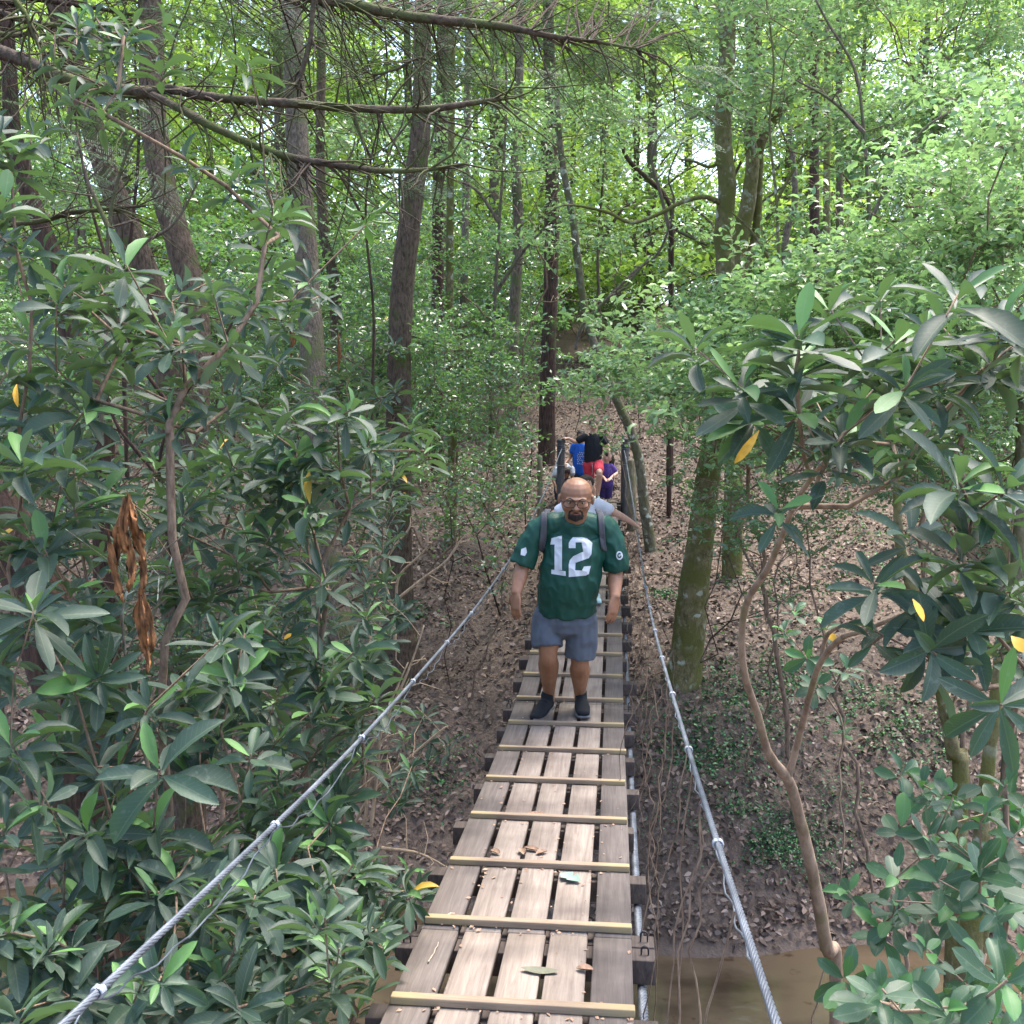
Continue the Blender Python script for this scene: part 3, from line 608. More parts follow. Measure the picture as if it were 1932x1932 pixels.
T('straight reddish hemlock trunk right of the curving one at upper left', [(270, -300), (285, 60), (290, 220), (310, 360), (350, 500), (372, 620), (368, 780), (355, 960), (345, 1130), (348, 1290)], [10.2, 10, 9.8, 9.6, 9.5, 9.4, 9.2, 9.1, 9, 9], [38, 44, 48, 50, 52, 52, 52, 52, 54, 62], tw=16)
T('grey brown hemlock trunk passing behind the tip of the two mossy limbs, upper left centre', [(545, -300), (550, 0), (560, 250), (575, 450), (588, 650), (604, 900), (622, 1040), (634, 1140), (643, 1230)], [12, 12, 11.8, 11.5, 11.2, 10.8, 10.6, 10.5, 10.4], [30, 36, 42, 44, 46, 46, 48, 52, 62], 'bark_grey', tw=14)
T('slim pinkish trunk close beside the grey brown hemlock', [(602, -200), (606, 80), (604, 300), (612, 450), (632, 560), (640, 900)], 15.5, [14, 16, 17, 20, 22, 24], tw=8, crown=False, name='slim_tree')
T('scaly hemlock trunk in the upper centre behind the end of the lower mossy limb', [(800, -200), (797, 120), (792, 260), (775, 400), (758, 560), (752, 760), (752, 900), (753, 1040), (754, 1140), (752, 1180), (750, 1230)], 11.9, [26, 32, 38, 42, 44, 46, 47, 51, 56, 66, 88], tw=14)
T('dark slender trunk just right of the scaly central hemlock', [(835, -150), (832, 200), (828, 330), (826, 460), (826, 880)], 20, [16, 20, 22, 23, 25], 'bark_dark', tw=8, name='slim_tree', mat='canopy')
T('pale slim trunk seen through foliage between the central hemlock and the dark tall trunk', [(885, -100), (882, 200), (878, 420), (872, 800)], 24, [11, 13, 14, 16], 'bark_grey', tw=6, name='slim_tree', mat='canopy')
T('leaning dark trunk near the left edge half hidden by rhododendron', [(10, -100), (20, 200), (45, 330), (70, 410), (105, 500), (135, 640), (190, 800), (200, 1100)], 9, [26, 30, 33, 36, 38, 42, 44, 48], 'bark_dark', tw=12)
T('twisting lichen grey trunk left of the dark tall trunk at centre', [(985, -200), (978, 180), (972, 300), (978, 430), (970, 600), (966, 760), (970, 980)], 19, [13, 17, 18, 19, 21, 24, 27], 'bark_grey', tw=10, name='slim_tree', mat='canopy')
T('tall dark trunk behind the left end post of the bridge', [(1030, -200), (1038, 180), (1042, 340), (1040, 500), (1034, 700), (1031, 855)], 20.5, [18, 22, 25, 27, 28, 33], 'bark_dark', tw=12, name='oak_tree', mat='canopy')
T('thin leaning laurel stem bending from upper centre down past the right end post', [(1050, 180), (1060, 300), (1082, 420), (1096, 540), (1115, 630), (1160, 745), (1188, 810), (1206, 870), (1215, 950), (1226, 1020), (1234, 1080), (1240, 1125)], 15.6, [9, 12, 14, 14, 15, 16, 17, 18, 20, 23, 26, 32], 'bark_lichen', tw=5, crown=False, name='laurel_tree', k=12)
T('stout mossy trunk rising from the right bank, left of the forked one', [(1360, -250), (1372, 60), (1368, 150), (1364, 260), (1372, 350), (1364, 440), (1368, 500), (1366, 600), (1356, 740), (1345, 840), (1333, 920), (1326, 980), (1316, 1060), (1307, 1130), (1298, 1210), (1290, 1280), (1283, 1330), (1277, 1380)], 11.5, [26, 29, 30, 31, 32, 33, 34, 36, 40, 43, 46, 49, 54, 58, 62, 70, 86, 112], 'bark_moss', tw=10, name='oak_tree', mat='canopy',
  more=[([(1366, 245), (1350, 232), (1325, 215), (1300, 225)], 11.5, [10, 8, 6, 4], 6), ([(1362, 385), (1330, 372), (1285, 382), (1240, 405), (1190, 420), (1150, 402), (1100, 390), (1060, 388), (1030, 405)], [11.5, 11.3, 11.2, 11.1, 11, 11, 11, 10.9, 10.9], [10, 9, 8, 7, 6.5, 6, 5, 4, 2.5], 7), ([(1364, 300), (1340, 315), (1310, 305), (1280, 300)], 11.5, [8, 6, 5, 3], 6)])
T('forked mossy trunk beside the stout mossy one at upper right', [(1410, -250), (1415, 0), (1420, 150), (1415, 260), (1420, 300), (1412, 380), (1395, 460), (1388, 520), (1385, 860)], 14.5, [16, 19, 20, 22, 24, 27, 30, 32, 34], 'bark_moss', tw=10, name='oak_tree', mat='canopy',
  more=[([(1388, 520), (1420, 470), (1430, 400), (1432, 330), (1436, 270), (1470, 210), (1500, 170), (1520, 110), (1545, 60)], 14.6, [20, 18, 15, 15, 18, 20, 18, 15, 10], 9), ([(1500, 160), (1540, 120), (1550, 80)], 14.6, [8, 7, 4], 6), ([(1418, 60), (1450, 40), (1500, 36), (1570, 40)], 14.3, [8, 7, 5, 3], 6)])
T('dark furrowed distant trunk right of the forked pair', [(1538, -150), (1536, 330), (1537, 420), (1538, 500), (1540, 760)], 22, [14, 17, 18, 19, 20], 'bark_dark', tw=6, name='slim_tree', mat='canopy')
T('slim pale trunk just right of the dark furrowed distant trunk', [(1562, -150), (1560, 330), (1561, 500), (1562, 760)], 21, [10, 12, 12, 14], 'bark_moss', tw=5, name='slim_tree', mat='canopy', crown=False)
T('straight brown distant trunk standing alone right of the pale slim one', [(1582, -150), (1584, 330), (1584, 440), (1586, 760)], 25, [10, 12, 13, 14], 'bark_red', tw=5, name='slim_tree', crown=False)
T('leaning grey distant sapling left of the dark furrowed trunk', [(1490, 240), (1500, 370), (1484, 440), (1480, 520), (1478, 700)], 20, [9, 11, 12, 13, 14], 'bark_grey', tw=4, name='slim_tree', crown=False)
T('short black stub trunk in the dim understory above the right laurel', [(1268, 405), (1266, 470), (1266, 560), (1266, 700)], 19, [9, 10, 10, 12], 'bark_dark', tw=0, name='snag', crown=False, cat='tree trunk', k=8,
  more=[([(1266, 440), (1285, 425), (1300, 400)], 19, [6, 4, 3], 6)])
T('dark diagonal branching sapling in the upper centre right', [(1165, 250), (1185, 300), (1225, 340), (1260, 380), (1268, 470)], 17, [5, 8, 9, 8, 8], 'bark_dark', tw=5, name='slim_tree', crown=False, k=7)
T('small mossy trunk in the dim ground left of the bridge end', [(858, -100), (852, 200), (848, 560), (850, 760), (855, 880), (852, 960), (848, 1040)], 15.5, [10, 12, 15, 17, 20, 21, 25], 'bark_moss', tw=5, name='slim_tree', crown=False)
T('huge dark furrowed trunk at the bottom left beside the hand cable', [(-420, -300), (-200, 500), (-60, 840), (40, 1040), (112, 1250), (158, 1430), (188, 1600), (200, 1760), (190, 1900), (170, 2020)], 4.9, [60, 80, 95, 108, 126, 140, 156, 166, 186, 230], 'bark_dark', tw=4, name='hemlock_tree', k=26, crown=False)
T('dark mossy tree trunk at the bottom right behind glossy leaves', [(1905, 900), (1885, 1250), (1860, 1480), (1845, 1640), (1832, 1760), (1822, 1860), (1815, 2000)], 4.6, [10, 20, 26, 34, 44, 52, 60], 'bark_moss', tw=0, name='mossy_tree', crown=False, more=[([(1890, 1560), (1872, 1680), (1850, 1800)], 4.6, [14, 16, 18], 8)])
T('yellow green lichen covered stem on the right bank behind rhododendron', [(1690, 700), (1692, 880), (1700, 1040), (1745, 1180), (1780, 1320), (1800, 1430), (1812, 1480)], 7.2, [6, 12, 18, 21, 24, 26, 30], 'bark_moss', tw=3, name='mossy_tree', crown=False)
T('pale mottled stem slanting behind the right rhododendron', [(1932, 690), (1880, 640), (1845, 560), (1800, 460)], 8.5, [22, 18, 14, 8], 'bark_lichen', tw=2, name='mossy_tree', crown=False)
# thin multi-stemmed dark laurels near the bridge end and left bank
def stems(label, base, ends, Yd, w0=9, bark='bark_dark', name='laurel_shrub', leaves=.05, per=16, mat='laurel'):
    b_ = P(*base, Yd); t = [P(u, v, Yd+rng.normal(0, .3)) for u, v in ends]
    return sprig_bush(b_, t, label, leaf=leaves, per=per, cr=.22, r_tip=.006, bark=bark, jit=.3, seg=.3, name=name, mat=mat)
stems('spindly dark laurel with bent bare stems left of the bridge end post', (992, 1000), [(1000, 900), (1003, 820), (985, 740), (975, 690), (1005, 700), (1012, 640), (955, 640), (945, 760), (930, 820)], 16.3, leaves=.07, per=22)
stems('crooked black stemmed laurel on the leafy slope between the end posts', (1085, 815), [(1095, 740), (1112, 700), (1120, 660), (1080, 690), (1150, 680), (1140, 640), (1165, 650)], 20, per=6)
stems('dark laurel clump rooted right of the right end post', (1208, 830), [(1222, 740), (1240, 700), (1212, 660), (1180, 640), (1262, 690), (1275, 640), (1160, 690)], 17.5, per=10)
stems('dark bare forked shrub on the left bank beside the cable', (945, 1165), [(918, 1080), (900, 1010), (905, 940), (870, 990), (890, 870), (950, 1010), (958, 940), (925, 880), (860, 930)], 11.8, leaves=.065, per=20)
stems('thin straight sapling on the left bank with sparse leaves', (850, 1300), [(852, 1180), (855, 1060), (850, 960), (870, 900), (835, 930), (860, 850)], 10.2, leaves=.06, per=16)
stems('reddish twisting shrub stem springing from behind the mossy right bank trunk', (1322, 1250), [(1345, 1190), (1350, 1100), (1375, 1050), (1400, 1120), (1440, 1090), (1430, 1010), (1470, 1140), (1510, 1160), (1400, 980), (1365, 980)], 10.9, bark='bark_red', leaves=.07, per=18)
# pale leafless broken shrub left bank
def bare_shrub(label, base, paths, Yd, w=7, bark='twig_pale'):
    root = empty('bare_shrub', P(*base, Yd), label, 'shrub'); tb = Tubes()
    for pth in paths:
        q = trunk(tb, pth, Yd+rng.normal(0, .12), np.linspace(w, 3, len(pth)), 6, .08)
        for _ in range(5):
            i = rng.integers(len(q)//3, len(q)-1); s = q[i, :3]; d = rdir(1, .5, .8)[0]; L_ = rng.uniform(.12, .4); e1 = s+d*L_*.5+rng.normal(0, .02, 3); tb.add([s, e1, e1+nrm(d+rng.normal(0, .4, 3))*L_*.5], [q[i, 3]*.55, q[i, 3]*.4, .0015], 4)
    link('stems', tb.mesh('stems', M[bark]), root)
bare_shrub('pale leafless broken shrub in front of the thick dark trunk on the left bank', (745, 1210), [[(745, 1210), (748, 1150), (752, 1090), (790, 1050), (806, 1030), (806, 1005)], [(720, 1180), (715, 1110), (712, 1070), (720, 1030), (728, 990)], [(745, 1200), (735, 1130), (712, 1070), (690, 1030), (685, 975)], [(750, 1130), (800, 1090), (840, 1060), (870, 1020)], [(715, 1160), (700, 1080), (700, 1030), (712, 1000)], [(712, 1080), (745, 1030), (770, 1000), (775, 985)]], 8.8)
bare_shrub('tangle of pale dead twigs rising beside the rhododendron left of the deck', (655, 1610), [[(655, 1610), (690, 1540), (690, 1440), (735, 1330), (770, 1250)], [(690, 1500), (720, 1380), (760, 1290), (780, 1240), (800, 1180)], [(650, 1590), (700, 1500), (760, 1440), (830, 1380), (845, 1370)], [(700, 1560), (712, 1460), (720, 1400), (760, 1380)], [(640, 1620), (600, 1640), (570, 1660)], [(720, 1600), (790, 1610), (850, 1640)]], 6.6, 8)

# ------------------------------------------------------------------ overhanging mossy limbs from a hemlock left of the picture
r_, q = solo_tree('hemlock_tree', 'hemlock whose long mossy limbs reach in from the left across the top', [([(-420, 2300), (-400, 1200), (-390, 400), (-400, -300), (-420, -900)], 5.6, [150, 140, 130, 110, 80], 16)], 'bark_dark')
lim = [([(-395, 30), (-150, 70), (0, 98), (70, 125), (135, 152), (200, 166), (280, 176)], [5.6, 5.3, 5.1, 5.0, 4.95, 4.9, 4.85], [34, 28, 23, 21, 20, 20, 20]),
       ([(280, 176), (320, 168), (390, 182), (480, 190), (560, 196), (680, 205), (800, 206), (880, 196), (975, 182)], [4.85, 4.85, 4.8, 4.8, 4.8, 4.8, 4.85, 4.9, 4.95], [17, 15, 14, 13, 13, 12, 11, 9, 5]),
       ([(280, 176), (330, 200), (400, 238), (470, 270), (530, 292), (600, 306), (720, 322), (800, 320), (876, 311)], [4.85, 4.8, 4.7, 4.7, 4.7, 4.7, 4.7, 4.75, 4.8], [13, 13, 13, 12, 12, 11, 9, 7, 4]),
       ([(-390, -160), (100, -90), (400, -40), (620, 0), (750, 27), (850, 40), (950, 50), (1040, 68), (1105, 76), (1200, 92)], [6.2, 6, 6, 6, 6, 6, 6, 6, 6, 6], [26, 22, 19, 17, 15, 14, 11, 8, 6, 3]),
       ([(-395, 60), (-100, 50), (0, 64), (40, 66), (65, 58)], 5.2, [18, 12, 9, 7, 6]),
       ([(-395, -60), (-60, 8), (60, 42), (160, 50), (260, 46)], 5.4, [16, 12, 9, 7, 4]),
       ([(-395, 400), (-60, 425), (70, 418), (130, 402), (200, 395), (275, 388)], 6, [16, 10, 9, 8, 6, 4]),
       ([(605, -60), (590, 20), (585, 80), (565, 150), (560, 168)], 5.5, [8, 8, 8, 7, 5]),
       ([(860, 170), (800, 110), (750, 130), (700, 140), (680, 110)], 6, [3, 4, 4, 3, 2]),
       ([(0, -40), (50, 30), (62, 60), (85, 112)], 4.6, [9, 8, 7, 6])]
tb = Tubes(); limq = []
for pts, Yd, wd in lim: limq.append(trunk(tb, pts, Yd, np.array(wd)*1.2, 10, .10, 8))
for q_ in limq:       # small bare side twigs
    for _ in range(int(len(q_)*.9)):
        i = rng.integers(4, len(q_)-1); s = q_[i, :3]; d = nrm(rdir(1, -.25, .7)[0]+nrm(q_[min(i+1, len(q_)-1), :3]-q_[i-1, :3])*.7); L_ = rng.uniform(.12, .7); pts = [s]
        for k in range(5): d = nrm(d+rng.normal(0, .2, 3)+[0, 0, -.05]); pts.append(pts[-1]+d*L_/5)
        tb.add(pts, np.linspace(min(.006, q_[i, 3]*.6), .0012, 6), 4)
M['bark_limb'] = bark_mat('mossy_limb_bark', (.025, .019, .015), (.10, .075, .055), .5, (.07, .085, .028), (10, 10, 10), .8)
link('limbs', tb.mesh('limbs', M['bark_limb']), r_)
# hemlock needle sprays
def frond(L_=.42):
    """flat feathery spray: twig with side twigs set with needles; returns twig tubes pts and leaf arrays"""
    p, d, u = [], [], []; tw = [([[0, 0, 0], [0, L_*.5, -.01], [0, L_, -.06]], .002)]
    for i in range(13):
        y = L_*(.08+.9*i/13); s = (-1)**i; ls = .22*L_/.42*(1-.75*y/L_)+.03; dr = nrm(np.array([s*.8, .62, -.12])); b0 = np.array([0, y, -.06*(y/L_)**2]); tw.append(([b0, b0+dr*ls], .0011))
        for t in np.arange(.01, ls, .0085):
            for ss in (-1, 1):
                p.append(b0+dr*t); d.append(nrm(dr*.45+ss*np.cross(dr, [0, 0, 1])+[0, 0, rng.normal(0, .15)])); u.append([0, 0, 1])
    return np.array(p), np.array(d), np.array(u), tw
FR = [frond(.42), frond(.34), frond(.5)]
def sprays(root, origins, dirs, scale=1.0, name='needles', pr=(0, .95)):
    lv = Leaves(); tb = Tubes()
    for o, dr in zip(origins, dirs):
        p, d, u, tw = FR[rng.integers(3)]; y = nrm(dr); x = nrm(np.cross(y, [0, 0, 1])+rng.normal(0, .15, 3)); x = nrm(x-y*np.dot(x, y)); z = np.cross(x, y); R3 = np.stack([x, y, z]); s = scale*rng.uniform(.75, 1.2)
        lv.add(o+(p*s)@R3, d@R3, u@R3, .017*s, .0036*s, np.clip(rng.uniform(*pr)+rng.normal(0, .05, len(p)), 0, 1))
        for t, r0 in tw: tb.add(o+(np.array(t)*s)@R3, r0, 3, cap=False)
    link(name, lv.mesh(name, M['hemlock'], TD, False), root); link('twigs', tb.mesh('twigs', M['bark_dark']), root)
o_, d_ = [], []
for (ur, vr, Yr, n) in [((560, 1260), (-60, 210), (7.2, 10), 210), ((1100, 1330), (60, 260), (7, 9), 22), ((0, 330), (60, 360), (5.5, 8.5), 50), ((240, 560), (-40, 120), (6, 9), 30), ((640, 960), (150, 380), (7.5, 10), 26)]:
    for _ in range(n):
        q_ = P(rng.uniform(*ur), rng.uniform(*vr)*rng.uniform(.3, 1) if vr[0] < 0 else rng.uniform(*vr), rng.uniform(*Yr)); o_.append(q_); d_.append(nrm(np.array([rng.normal(.5, .6), rng.normal(-.1, .6), rng.normal(-.28, .15)])))
sprays(r_, o_, d_, 1.05)
tb = Tubes()   # drooping branchlets that carry the sprays
oo = np.array(o_); par = np.concatenate([limq[3][:, :3], limq[1][:, :3], limq[5][:, :3]])
for o in oo[::2]:
    s = par[np.argmin(np.linalg.norm(par-o, axis=1))]; tb.add(smooth_path([s, (s+o)/2+rng.normal(0, .08, 3)+[0, 0, .1], o], 5), np.linspace(.006, .002, 11), 4)
link('branchlets', tb.mesh('branchlets', M['bark_dark']), r_)
# ------------------------------------------------------------------ near rhododendrons, left side
TOPLEAF = []
def rs(label, base, whorls, Yd=None, extra=(), size=.16, bright=.4, jit=.16, n=11, r_tip=.0035, sub=0, bark='twig', group=None, air=False):
    """whorls: (u, v, Y, size[, axis]) of the ones that read singly; extra: fill boxes (u0,u1,v0,v1,Y0,Y1,n,size)"""
    t, ax, sz = [], [], []
    for w_ in whorls:
        t.append(P(w_[0], w_[1], w_[2])); sz.append(w_[3] if len(w_) > 3 else size); ax.append(nrm(np.array(w_[4], float)) if len(w_) > 4 else nrm(np.array([0, -.25, 1.])+rng.normal(0, .22, 3)))
    for (u0, u1, v0, v1, Y0, Y1, m_, s_) in extra:
        for q in fill((u0, u1), (v0, v1), (Y0, Y1), m_):
            if q[2] < gz(q[0], q[1])+.15: continue
            t.append(q); sz.append(s_*rng.uniform(.75, 1.15)); ax.append(nrm(np.array([0, -.15, .9])+rng.normal(0, .32, 3)))
    b_ = P(*base) if len(base) == 3 else np.array(base[:3]); b_ = b_ if air else np.array([b_[0], b_[1], gz(b_[0], b_[1])-.05])
    return rhodo_shrub(b_, np.array(t), np.array(ax), sz, label=label, bright=bright, jit=jit, n=n, r_tip=r_tip, sub=sub, bark=bark, group=group)
rs('nearest rhododendron at lower left with pale green young whorls above the hand cable', (285, 1900, 2.9), [(300, 1452, 2.75, .235, (0, -.6, .8)), (280, 1335, 3.0, .16), (345, 1300, 3.2, .17), (300, 1850, 2.3, .13, (.1, -.7, .7)), (290, 1560, 2.9, .2), (160, 1570, 2.8, .19, (-.2, -.6, .7)), (140, 1300, 3.1, .18), (60, 1160, 3.0, .2), (245, 1640, 2.9, .2, (0, -.8, .3))],
   extra=[(60, 420, 1560, 1760, 2.8, 3.6, 13, .18), (180, 520, 1180, 1500, 3.0, 4.0, 16, .18)], bright=.5, size=.18)
rs('rhododendron at the left edge with broad bluish whorls above the huge trunk', (-60, 1700, 3.4), [(65, 1150, 2.8, .21, (.2, -.4, .9)), (40, 870, 3.0, .2), (100, 985, 3.3, .17), (20, 1400, 2.8, .2), (15, 700, 3.4, .17), (140, 880, 3.6, .16), (60, 1010, 3.2, .17), (10, 1560, 2.6, .17)],
   extra=[(-60, 230, 760, 1450, 2.9, 4.2, 44, .19), (-60, 140, 1500, 1932, 2.5, 3.4, 12, .16)])
rs('tall rhododendron in the left foreground lifting rounded whorls past the mossy limbs', (195, 1500, 3.8), [(238, 500, 3.2, .17), (320, 650, 3.4, .16), (345, 650, 3.5, .16), (120, 540, 3.4, .17), (240, 560, 3.5, .16), (350, 300, 3.8, .14), (470, 120, 3.6, .14, (.2, 0, 1)), (515, 400, 3.7, .17, (0, -.2, 1)), (450, 330, 4.0, .15), (500, 460, 3.8, .16), (690, 425, 4.0, .13, (0, -.3, -.8)), (350, 730, 3.5, .17), (320, 800, 3.4, .17), (600, 560, 4.2, .14), (215, 90, 3.9, .14), (250, 50, 3.9, .15), (170, 170, 4.0, .14), (300, 130, 4.1, .14)],
   extra=[(40, 330, 10, 240, 3.6, 4.6, 12, .13), (60, 520, 500, 780, 3.3, 4.6, 26, .17), (330, 620, 330, 620, 3.8, 5.0, 11, .15), (0, 150, 430, 640, 3.2, 4.2, 9, .16)], size=.16, n=10)
rs('dark leaved rhododendron at the left edge below the top limb', (-160, 1300, 3.6), [(0, 260, 3.3, .17), (5, 380, 3.2, .16), (20, 300, 3.4, .17), (-10, 440, 3.3, .15), (30, 470, 3.4, .14)], extra=[(-60, 60, 230, 480, 3.2, 4, 5, .16)], bright=.3)
rs('broad rhododendron filling the left middle around the withered brown leaves', (380, 1500, 4.4), [(635, 790, 4.2, .2), (545, 780, 4.3, .17), (800, 850, 4.4, .15), (700, 850, 4.4, .17), (440, 880, 4.1, .17), (660, 960, 4.3, .17), (510, 1010, 4.2, .17), (590, 1000, 4.6, .16), (520, 900, 4.0, .17), (740, 900, 4.6, .15), (560, 850, 4.1, .16), (600, 1240, 4.0, .18), (610, 1180, 4.6, .16)],
   extra=[(380, 780, 770, 930, 4.0, 5.4, 22, .16), (200, 640, 860, 1130, 3.8, 5.2, 48, .18)], size=.16)
rs('dense rhododendron in the lower left middle, behind the long hand cable', (420, 1700, 4.2), [(600, 1300, 4.0, .18), (610, 1250, 4.1, .18), (700, 1200, 4.6, .15), (460, 1230, 4.0, .17), (520, 1400, 3.8, .17), (690, 1160, 4.8, .14), (520, 1640, 3.1, .16, (0, -.7, .7)), (730, 1340, 4.6, .13)],
   extra=[(350, 730, 1130, 1460, 3.8, 5.4, 52, .17), (420, 660, 1450, 1640, 3.6, 4.8, 34, .16), (120, 400, 1150, 1400, 3.8, 4.8, 22, .17)])
rs('low rhododendron between the hand cable and the deck at the bottom', (560, 2050, 3.1), [(600, 1670, 3.2, .15), (640, 1790, 2.7, .14), (520, 1640, 3.0, .16), (690, 1750, 3.0, .14), (450, 1900, 2.4, .16, (0, -.5, .8)), (420, 1850, 2.6, .15), (520, 1780, 2.9, .15), (720, 1790, 3.3, .13), (780, 1690, 4.1, .17, (-.5, -.3, .7)), (775, 1450, 5.4, .13), (800, 1350, 6.2, .16), (770, 1640, 4.4, .12)],
   extra=[(380, 690, 1620, 1932, 2.5, 3.9, 60, .15), (640, 740, 1600, 1800, 3.3, 4, 8, .13), (640, 800, 1600, 1800, 3.6, 4.6, 10, .12)], bright=.25)
rs('rhododendron hanging over the bottom left corner below the huge trunk', (60, 2100, 2.6), [(20, 1760, 2.4, .16), (60, 1830, 2.5, .15), (130, 1880, 2.4, .17), (30, 1910, 2.1, .15)], extra=[(-30, 420, 1680, 1932, 2.3, 3.3, 34, .15)], bright=.25)
rs('rhododendron on the left bank behind the first row, under the reddish hemlocks', (480, 1240, 8.0), [], extra=[(30, 640, 640, 900, 5.6, 8.2, 55, .16), (300, 760, 860, 1250, 6.0, 8.8, 80, .15), (560, 790, 700, 1000, 7, 9, 50, .15)], bright=.2)
rs('shaded rhododendron thicket low on the left bank behind the others', (520, 1420, 7.0), [], extra=[(380, 700, 1130, 1420, 5.8, 8.0, 90, .14), (560, 860, 1380, 1560, 6.0, 7.2, 14, .13)], bright=.15)
rs('rhododendron at far left behind the leaning dark trunk', (120, 1200, 7.5), [], extra=[(-60, 330, 560, 1100, 5.8, 9, 80, .16)], bright=.2)
rs('rhododendron with small stiff whorls far left of centre beyond the bank trunks', (640, 900, 13), [], extra=[(560, 760, 600, 830, 11, 13.5, 90, .17)], bright=.1, n=9)
# right side
rs('large rhododendron at right with long whorls against the light and one yellow leaf', (1500, 955, 3.45), [(1508, 632, 3.0, .215, (0, -.25, 1)), (1565, 580, 3.3, .19, (.1, -.2, 1)), (1808, 555, 2.9, .24, (0, -.5, .9)), (1310, 655, 3.2, .18, (-.2, -.2, 1)), (1400, 730, 3.1, .2, (-.1, -.4, .8)), (1690, 640, 3.1, .19), (1710, 730, 2.9, .17, (0, -.7, .5)), (1640, 690, 3.2, .18), (1470, 960, 3.0, .15), (1660, 560, 3.6, .15), (1890, 610, 3.1, .2), (1500, 700, 3.0, .2, (0, -.1, 1)), (1505, 770, 3.1, .18, (0, -.6, .6)), (1780, 620, 3.3, .19), (1590, 820, 3.1, .17), (1420, 790, 3.2, .17, (-.2, -.8, .4)), (1560, 870, 3.1, .15), (1850, 700, 3.3, .17), (1900, 660, 3.4, .17)],
   extra=[(1460, 1932, 600, 760, 3.0, 4.2, 14, .17), (1500, 1760, 790, 920, 3.2, 4.2, 8, .15)], r_tip=.0035, bark='stem', n=11, bright=.55, air=True)
rs('rhododendron at the right edge with dull spotted leaves hanging low', (1960, 1700, 3.0), [(1810, 910, 2.6, .2, (0, -.3, 1)), (1900, 920, 2.6, .19), (1650, 1100, 2.7, .18, (-.3, -.5, .7)), (1830, 1180, 2.6, .18, (0, -.6, .6)), (1820, 1040, 2.6, .2), (1745, 1120, 2.7, .18), (1890, 1330, 2.3, .19, (-.2, -.8, .3)), (1760, 1230, 2.5, .18, (0, -.8, .1)), (1900, 1100, 2.6, .18), (1720, 1010, 2.9, .17), (1650, 1190, 2.8, .13)],
   extra=[(1740, 1960, 900, 1290, 2.6, 3.4, 12, .155)], bright=.15, n=10)
# broad leaved glossy shrub lower right (shorter rounder leaves)
def broadwhorls(label, base, spots, leaf=.11, mat='laurel', extra=()):
    b_ = P(*base); b_[2] = gz(b_[0], b_[1])-.05; t = [P(*s_[:3]) for s_ in spots]
    for (u0, u1, v0, v1, Y0, Y1, m_) in extra: t += list(fill((u0, u1), (v0, v1), (Y0, Y1), m_))
    root = empty('broadleaf_shrub', b_, label, 'shrub'); tb = Tubes(); lv = Leaves(); grow(tb, b_, np.array(t), r_tip=.003, seg=.12, jit=.2, k=6)
    for q in t: whorl(lv, q, nrm(np.array([0, -.4, .8])+rng.normal(0, .3, 3)), leaf*rng.uniform(.7, 1.2), rng.integers(6, 10), .5, .46)
    link('stems', tb.mesh('stems', M['stem']), root); me = lv.mesh('foliage', M[mat], TR); link('foliage', me, root)
M['broad'] = leaf_mat('broad_leaf', [(0, (.018, .045, .028)), (.6, (.03, .085, .042)), (.86, (.055, .15, .05)), (1, (.09, .24, .055))], .5, .2, (.14, .36, .06), .4, True)
broadwhorls('glossy broadleaf shrub at lower right over the creek edge', (1840, 1900, 3.4), [(1690, 1700, 2.9), (1850, 1550, 2.6), (1770, 1660, 2.7), (1700, 1560, 3.0), (1900, 1480, 2.5), (1800, 1500, 2.8), (1660, 1750, 3.0), (1850, 1640, 2.6), (1740, 1480, 3.1), (1880, 1720, 2.5), (1600, 1680, 3.3)], .105, 'broad', [(1680, 1932, 1440, 1740, 2.7, 3.6, 20)])
broadwhorls('pale green low shrub in the bottom right corner in front of the water', (1750, 2100, 2.4), [(1750, 1790, 2.3), (1650, 1890, 2.1), (1780, 1900, 1.9), (1900, 1850, 1.9), (1600, 1850, 2.3), (1860, 1800, 2.2), (1700, 1910, 2.0)], .10, 'broad', [(1600, 1932, 1860, 1932, 1.9, 2.5, 7), (1800, 1932, 1740, 1900, 2.1, 2.9, 7)])
broadwhorls('light green sapling with a yellow leaf in front of the far bank at right', (1560, 1400, 6.0), [(1520, 1240, 5.2), (1480, 1190, 5.4), (1560, 1180, 5.3), (1600, 1260, 5.5), (1540, 1290, 5.4), (1590, 1370, 5.6), (1500, 1150, 5.5)], .12, 'broad')
# laurels and hollies, right side, in sprays
def clear_way(q):
    """nothing grows over the path of the bridge and its landing"""
    u, v = to_photo(q); return q[1] < 20 and 1000 < u < 1262 and 745 < v < 1150
def lb(label, base, boxes, leaf, per, cr=.16, mat='laurel', keep=False, **kw):
    t = np.concatenate([fillc(b_) for b_ in boxes]); t = t[[q[2] > gz(q[0], q[1])+.2 and (keep or not clear_way(q)) for q in t]]
    q = P(*base); q[2] = gz(q[0], q[1])-.05
    return sprig_bush(q, t, label, leaf=leaf, per=per, cr=cr, mat=mat, **kw)
M['holly'] = leaf_mat('holly_leaf', [(0, (.045, .09, .055)), (.5, (.09, .175, .09)), (.85, (.155, .28, .12)), (1, (.28, .42, .18))], .3, .4, (.36, .60, .18), .75)
lb('bright glossy laurel bank spreading right of the bridge end posts', (1520, 1150, 10), [(1230, 1640, 600, 930, 8.2, 12.5, 150), (1140, 1320, 590, 760, 9.5, 12.5, 34), (1300, 1932, 510, 780, 7.8, 11, 240), (1190, 1400, 560, 720, 10, 12, 80)], .085, 46, .24, 'holly', bias=.25, hi=1)
